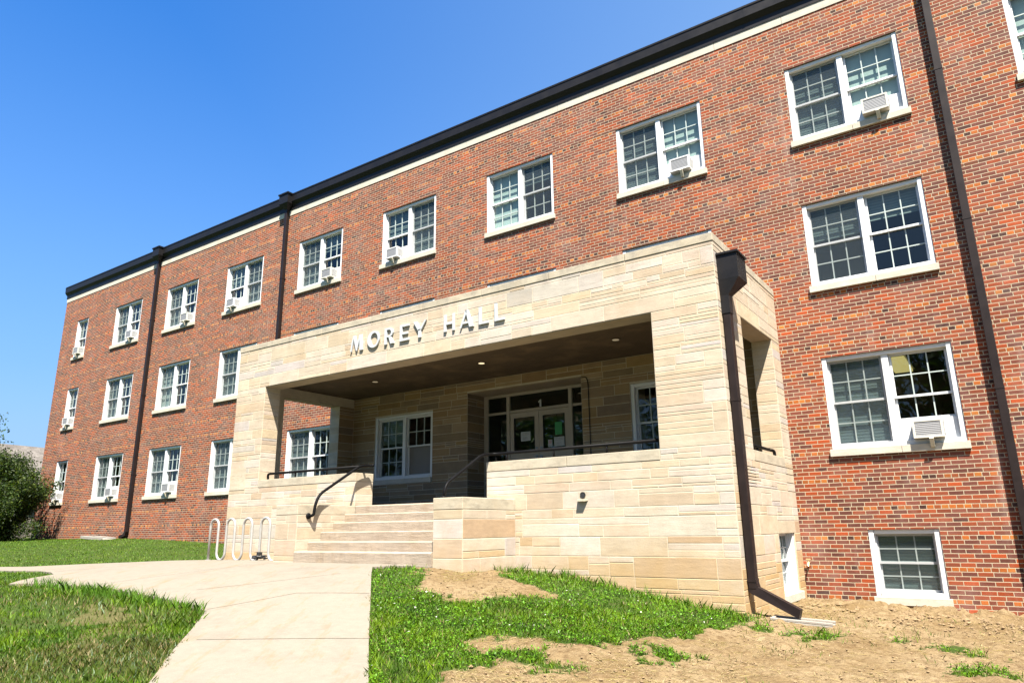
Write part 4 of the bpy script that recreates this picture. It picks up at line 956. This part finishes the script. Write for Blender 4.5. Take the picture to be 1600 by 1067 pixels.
mb.tube(pts, .012, 6); mb.box(-.04, .05, -.03, .03, .09, .15)
o = mb.build('cable_lock', MAT['rubber']); o.location = (lx, ly, H1(lx, ly)+.02); tag(o, 'black coiled cable lock left at the foot of the bicycle rack', 'bike lock')
mb = MB(); mb.tube([(0, 0, 0), (0, -.08, 0), (0, -.11, -.05)], .014, 8); mb.tube([(0, -.06, .01), (0, -.06, .05)], .006, 6); mb.tube([(-.035, -.06, .052), (.035, -.06, .052)], .01, 8)
o = mb.build('hose_tap', MAT['brass']); o.location = (-2.16, -.004, .20); tag(o, 'small outdoor water tap on the brick by the porch corner', 'tap')

mb = MB(); mb.tube(smooth_path([(0, .0, 0), (0, -.05, .0), (0, -.06, -.30)], .04), .016, 8); mb.tube([(0, -.012, 0), (0, -.001, 0)], .03, 12)
o = mb.build('utility_pipe', MAT['white']); o.location = (-17.2, -.003, .95); tag(o, 'short white pipe stub low on the brick wall behind the bicycle rack', 'pipe')

# neighbour's building beyond the left corner
nb = thing('neighbouring_house', 'distant house with a grey-brown shingle roof beyond the shrub', 'house', (-66, 14, .0))
def nbp(p): return (p[0]+66, p[1]-14, p[2])
mb = MB(); A, B, C_, D_ = (-62, -8, 4.2), (-62, 30, 4.2), (-66.5, 26, 7.75), (-66.5, -4, 8.1)
A2, B2 = (-72, -8, 4.2), (-72, 30, 4.2)
mb.face([nbp(q) for q in ((-60, -8, 3.9), (-60, 30, 3.9), (-66.5, 15.2, 7.95), (-66.5, -3, 8.35))]); mb.face([nbp(q) for q in ((-60, 30, 3.9), (-73, 30, 3.9), (-66.5, 15.2, 7.95))]); mb.face([nbp(q) for q in ((-73, -8, 3.9), (-73, 30, 3.9), (-66.5, 15.2, 7.95), (-66.5, -3, 8.35))]); mb.face([nbp(q) for q in ((-60, -8, 3.9), (-73, -8, 3.9), (-66.5, -3, 8.35))])
mb.build('roof', MAT['shingle'], nb)
mb = MB(); mb.box(-60.6+66, -72.4+66, -7.4-14, 29.4-14, -1, 3.95); mb.build('wall', MAT['siding'], nb)
mb = MB(); mb.box(-60.15+66, -59.95+66, -8-14, 30-14, 3.75, 3.93); mb.build('eaves', MAT['white'], nb)

# ------------------------------------------------------------------ vegetation
def mesh_np(name, v, nf, k, col, mat, parent=None):
    # v: (nf*k,3) verts, faces are consecutive k-gons
    me = bpy.data.meshes.new(name); me.vertices.add(len(v)); me.vertices.foreach_set('co', v.astype(np.float32).ravel())
    me.loops.add(nf*k); me.loops.foreach_set('vertex_index', np.arange(nf*k, dtype=np.int32)); me.polygons.add(nf); me.polygons.foreach_set('loop_start', (np.arange(nf)*k).astype(np.int32)); me.update(calc_edges=True)
    at = me.color_attributes.new('tone', 'FLOAT_COLOR', 'POINT'); at.data.foreach_set('color', np.c_[col, np.ones(len(col))].astype(np.float32).ravel())
    me.materials.append(mat); o = bpy.data.objects.new(name, me); COL.objects.link(o)
    if parent: o.parent = parent
    return o
def leaves(name, centers, size, rs, tones, parent, aspect=.5, updir=.3):
    n = len(centers); d = rs.normal(size=(n, 3)); d[:, 2] += updir; d /= np.linalg.norm(d, axis=1)[:, None]
    e = rs.normal(size=(n, 3)); e -= (e*d).sum(1)[:, None]*d; e /= np.linalg.norm(e, axis=1)[:, None]
    s = size*(.6+.8*rs.random(n))[:, None]; wv = e*s*aspect
    v = np.stack([centers-d*s, centers+wv, centers+d*s, centers-wv], 1).reshape(-1, 3)
    c = np.array(tones)[rs.integers(0, len(tones), n)]*(.65+.7*rs.random(n))[:, None]
    return mesh_np(name, v, n, 4, np.repeat(c, 4, 0), MAT['leaf'], parent)
def shrub():
    rs = np.random.default_rng(4); c0 = np.array((-28.8, -1.6, .50)); t = thing('shrub', 'big dense dark green shrub against the left end of the building', 'shrub', tuple(c0))
    pts = []; mb = MB()
    for k in range(140):
        th = rs.random()*2*math.pi; ph = rs.random()**.7; out = np.array((math.cos(th)*2.35*ph, math.sin(th)*1.2*ph, 0)); zt = 2.75*math.sqrt(max(0, 1-ph*ph*.72))*(.78+.30*rs.random())
        if rs.random() < .35: zt *= rs.random()
        if k % 8 == 0: zt *= 1.16; out = out*1.12
        tip = out+np.array((rs.normal()*.12, rs.normal()*.1, zt)); b0 = out*.15
        mid = b0*.5+tip*.5+np.array((0, 0, .25)); mb.tube([b0, mid, tip], [.02, .011, .004], 5)
        for q in np.linspace(.25, 1.06, 9):
            p = (1-q)**2*b0+2*q*(1-q)*mid+q*q*tip; m = int(125); pts.append(p+rs.normal(size=(m, 3))*(.17-.08*max(0, q-.7)))
    P = np.concatenate(pts); P = P[(P[:, 1] < 1.5) | (P[:, 0] < -.8)]; P = P[P[:, 2] > .02]
    mb.build('branch', MAT['bark'], t); leaves('foliage', P, .042, rs, [(.018,.038,.005),(.030,.060,.007),(.010,.021,.004),(.058,.082,.009)], t, .42, .5)
shrub()
def tree(name, label, base, h, cr, rx, rz, n, leafs, seed, group=None, tones=None):
    rs = np.random.default_rng(seed); t = thing(name, label, 'tree', base, 0, group)
    mb = MB(); mb.tube([(0, 0, -.2), (.05, 0, h*.3), (-.05, .05, h*.6), (0, 0, h*.9)], [h*.035, h*.026, h*.018, h*.006], 8); pts = []
    for k in range(n):
        th = rs.random()*2*math.pi; z0 = h*(.3+.45*rs.random()); u = rs.normal(size=3); u /= np.linalg.norm(u); r = (.45+.55*rs.random())
        tip = np.array((u[0]*rx*r, u[1]*rx*r, cr+u[2]*rz*r)); b = np.array((0, 0, z0*.8))
        mb.tube([b, (b+tip)/2+np.array((0, 0, .2)), tip], [h*.010, h*.006, .008], 5); pts.append(tip+rs.normal(size=(leafs, 3))*rx*np.array((.16, .16, .11)))
    mb.build('trunk', MAT['bark'], t); leaves('crown', np.concatenate(pts), rx*.028, rs, tones or [(.035,.075,.012),(.05,.10,.018),(.03,.055,.012)], t, .5, .1)
tree('tree', 'leafy green tree whose branch tips reach in at the far left edge', (-33.0, -2.6, .5), 5.0, 4.2, 2.1, .95, 90, 210, 8)
# trees standing across the lawn behind the viewpoint, seen in the lower window panes
for i, (x, y, h) in enumerate(((-24, -34, 14), (-13, -38, 17), (-2, -36, 15), (9, -40, 17), (20, -36, 15), (-36, -40, 17), (-48, -34, 16), (32, -30, 15))):
    tree('tree', 'broad green tree across the lawn, %s one of the row facing the building' % ('first second third fourth fifth sixth seventh eighth'.split()[i]), (x, y, -.2), h, h*.62, h*.42, h*.32, 60, 90, 20+i, 'trees across the lawn')

# ------------------------------------------------------------------ grass
CAMX, CAMY = .6068, -12.1457
def blades(name, x, y, hgt, wid, col, rs, lean=.45, flat=False):
    n = len(x); z = H(x, y)-.004; a = rs.random(n)*2*math.pi; b = rs.random(n)*2*math.pi
    wx = np.cos(a)*wid; wy = np.sin(a)*wid; L = lean*(.3+rs.random(n))*hgt; lx_ = np.cos(b)*L; ly_ = np.sin(b)*L
    hz = hgt*(.15 if flat else 1.0)
    o = np.c_[x, y, z]; w1 = np.c_[wx, wy, 0*x]; m = o+np.c_[lx_*.35, ly_*.35, hz*.55]; tp = o+np.c_[lx_, ly_, hz*.97]
    v = np.stack([o-w1, o+w1, m+w1*.8, tp, m-w1*.8], 1).reshape(-1, 3); return v, np.repeat(col, 5, 0)
def grass():
    rs = np.random.default_rng(11); V = []; Cc = []
    def sample(n, rmin, rmax, amin, amax, powr=1.0):
        a = np.radians(amin+(amax-amin)*rs.random(n)); r = rmin+(rmax-rmin)*rs.random(n)**powr
        return CAMX+np.cos(a)*r, CAMY+np.sin(a)*r
    # angles measured from +x; view spans about 88 to 165 degrees
    lay = [(150000, 2.3, 8.5, 84, 172, .75, 1.0), (120000, 6.5, 16, 96, 172, .8, 1.25), (150000, 13, 40, 128, 172, .8, 1.7)]
    for n, r0, r1, a0, a1, pw, sc in lay:
        x, y = sample(n, r0, r1, a0, a1, pw)
        bad = inpoly(x+(vnoise(x, y, 7, 81)-.5)*.13+rs.normal(size=n)*.012, y+(vnoise(x, y, 7, 82)-.5)*.13+rs.normal(size=n)*.012, PATH) | ((y > -.02) & (x > -29.6)) | ((x > PL) & (x < PR) & (y > PF)) | ((x > CLX0) & (x < CRX1) & (y > CY-.03))
        # let a few blades lean over the path edges
        T = turf_mask(x, y); keep = ~bad & (rs.random(n) < T*(.45+.75*vnoise(x, y, 4, 31)))
        x = x[keep]; y = y[keep]; T = T[keep]; n = len(x)
        rz = inpoly(x, y, RZONE); n1 = vnoise(x, y, 1.1, 41); n2 = vnoise(x, y, 4.5, 42); k = rs.random(n)
        bright = np.array((.135, .225, .003)); deep = np.array((.028, .080, .002)); olive = np.array((.070, .092, .012)); straw = np.array((.26, .20, .09)); silver = np.array((.12, .17, .10))
        # lush clover-like turf right of the path and beside the landing, duller dry turf to the lower left
        far = np.hypot(x-CAMX, y-CAMY) > 13
        dry = np.clip((vnoise(x, y, 1.3, 43)-.42)*3.6, 0, 1)*(~rz)*(~far)
        edge = np.clip(1-(np.abs(x*.0+(y+7.4))/.9), 0, 1)*(x < -6.2)*(x > -9.5); dry = dry*(1-edge)
        n3 = np.clip((n2*.6+vnoise(x, y, 14, 44)*.4-.30)*2.3, 0, 1); c = bright*n3[:, None]+deep*(1-n3)[:, None]
        c = c*(1-dry)[:, None]+(olive*(.6+.7*k)[:, None])*dry[:, None]
        c = np.where((k < .05+.16*dry)[:, None], straw*.8, c); c = np.where(((k > .93) & (dry > .3))[:, None], silver, c)
        c = np.where(far[:, None], np.array((.068, .145, .006))*(.7+.6*n1)[:, None]+np.array((.03, .02, .0))*(n2 > .55)[:, None], c)
        c = np.where(((T < .5) & (k < .75))[:, None], np.array((.085, .062, .028))*(.5+.9*k)[:, None], c); c = c*(.7+.6*rs.random(n))[:, None]
        hgt = (.026+.034*rs.random(n))*(.7+.8*n2)*np.where(far, .62, 1); hgt = np.where(edge > .3, hgt*1.5, hgt); hgt = np.where((y > -3.7) & rz, hgt*1.7, hgt); hgt = np.where(T < .5, hgt*.85, hgt)
        v, cc = blades('g', x, y, hgt, .0026*sc*(1+.6*rs.random(n)), c, rs, .75); V.append(v); Cc.append(cc)
    o = mesh_np('lawn_grass', np.concatenate(V), sum(len(v) for v in V)//5, 5, np.concatenate(Cc), MAT['grass']); tag(o, 'green mown grass with dry patches on the lawn', 'grass', kind='stuff')
    # taller tufts at the landing edge
    V = []; Cc = []; cl = []
    for k in range(70):
        t = rs.random(); cx = -6.55-4.2*t; cy = -7.46+.0*t-rs.random()*.18
        if k > 52: cx = -5.5+3.2*rs.random(); cy = -3.16-.1*rs.random()
        m = 16; x = cx+rs.normal(size=m)*.05; y = cy+rs.normal(size=m)*.04; ok = ~inpoly(x, y, PATH)
        x = x[ok]; y = y[ok]; m = len(x)
        if m: 
            v, cc = blades('t', x, y, .09+.09*rs.random(m), .0032+0*x, np.array((.085, .19, .012))*(.6+.7*rs.random(m))[:, None], rs, .6); V.append(v); Cc.append(cc)
    o = mesh_np('tall_grass', np.concatenate(V), sum(len(v) for v in V)//5, 5, np.concatenate(Cc), MAT['grass']); tag(o, 'longer grass blades along the edge of the landing and the porch wall', 'grass', kind='stuff')
    # clover leaves
    n = 60000; x, y = sample(n, 2.6, 10, 88, 150, .8); T = turf_mask(x, y); rz = inpoly(x, y, RZONE)
    keep = (T > .6) & ~inpoly(x, y, PATH) & (vnoise(x, y, 1.6, 51) > np.where(rz, .40, .62)) & ~((x > PL) & (x < PR) & (y > PF)) & ~((x > CLX0) & (x < CRX1) & (y > CY-.03)) & (y < -.05)
    x = x[keep]; y = y[keep]; n = len(x); z = H(x, y)+.015+.035*rs.random(n); P = np.c_[x, y, z]
    d = rs.normal(size=(n, 3))*.5; d[:, 2] *= .5; e = np.c_[-d[:, 1], d[:, 0], rs.normal(size=n)*.15]; d /= np.linalg.norm(d, axis=1)[:, None]; e /= np.linalg.norm(e, axis=1)[:, None]; s = (.007+.008*rs.random(n))[:, None]
    v = np.stack([P-d*s, P+e*s*.8, P+d*s, P-e*s*.8], 1).reshape(-1, 3); c = np.array((.075, .185, .005))*(.6+.9*rs.random(n))[:, None]; c = np.where((rs.random(n) < .012)[:, None], np.array((.5, .5, .45)), c)
    o = mesh_np('clover', v, n, 4, np.repeat(c, 4, 0), MAT['grass']); tag(o, 'low clover leaves and tiny white flowers in the lawn', 'clover', kind='stuff')
    # sparse weeds coming up through the soil
    n = 9000; x, y = sample(n, 2.4, 11, 84, 128, .8); T = turf_mask(x, y); keep = (T < .5) & inpoly(x, y, RZONE) & (y < -.1) & (vnoise(x, y, 2.6, 71, 4) > .60) & (vnoise(x, y, 13, 72) > .5) & ~((x > PL) & (x < PR) & (y > PF)) & ~((x > CLX0) & (x < CRX1) & (y > CY-.03))
    x = x[keep]; y = y[keep]; n = len(x); v, cc = blades('w', x, y, .02+.045*rs.random(n), .0028+0*x, np.array((.085, .15, .012))*(.5+.7*rs.random(n))[:, None], rs, .8); v[:, 2] += .01
    o = mesh_np('weeds', v, n, 5, cc, MAT['grass']); tag(o, 'sparse green weeds on the bare soil', 'weeds', kind='stuff')
    # straw lying on the bare soil
    n = 60000; x, y = sample(n, 2.4, 12, 84, 130, .8); T = turf_mask(x, y); keep = (T < .5) & inpoly(x, y, RZONE) & (y < -.05) & (rs.random(n) < np.clip(1.3-(x+4.5)*.30, .22, 1)*(vnoise(x, y, 1.5, 61) > .36)) & ~((x > PL) & (x < PR) & (y > PF)) & ~((x > CLX0) & (x < CRX1) & (y > CY-.03))
    x = x[keep]; y = y[keep]; n = len(x); v, cc = blades('s', x, y, .03+.07*rs.random(n), .0021+0*x, np.array((.50, .41, .23))*(.5+.6*rs.random(n))[:, None], rs, 1.6, True); v[:, 2] += .012
    o = mesh_np('dry_straw', v, n, 5, cc, MAT['grass']); tag(o, 'scattered dry straw on the bare soil', 'straw', kind='stuff')
grass()
def clods():
    rs = np.random.default_rng(5); base = [Vector(p).normalized() for p in ((1,0,0),(-1,0,0),(0,1,0),(0,-1,0),(0,0,1),(0,0,-1))]; F8 = ((0,2,4),(2,1,4),(1,3,4),(3,0,4),(2,0,5),(1,2,5),(3,1,5),(0,3,5))
    mb = MB(); n = 0; N_ = 60000; A_ = np.radians(84+50*rs.random(N_)); Rr = 2.6+9*rs.random(N_); XX = CAMX+np.cos(A_)*Rr; YY = CAMY+np.sin(A_)*Rr
    OK_ = (turf_mask(XX, YY) < .5) & inpoly(XX, YY, RZONE); XX = XX[OK_]; YY = YY[OK_]; ZZ = H(XX, YY)
    for x, y, zg in zip(XX.tolist(), YY.tolist(), ZZ.tolist()):
        if n >= 6000: break
        if y > -.06 or (x < PR+.1 and y > PF-.04) or (x < CRX1+.05 and y > CY-.04): continue
        near = max(0, min(1, (y+2.6)/2.2)) if x > -2.2 else 0
        if rs.random() > .30+.7*near: continue
        s = (.005+.015*rs.random()**3)*(1+2.2*near*rs.random()); z = zg+s*.3+.010; k = len(mb.v)
        for b in base: mb.v.append((x+b.x*s*rs.uniform(.6, 1.4), y+b.y*s*rs.uniform(.6, 1.4), z+b.z*s*rs.uniform(.4, .9)))
        for f in F8: mb.f.append(tuple(k+i for i in f)); mb.m.append(0); mb.c.append((1, 1, 1))
        n += 1
    o = mb.build('soil_clods', MAT['gravel']); tag(o, 'loose clods of tan soil along the brick wall', 'soil', kind='stuff')
clods()
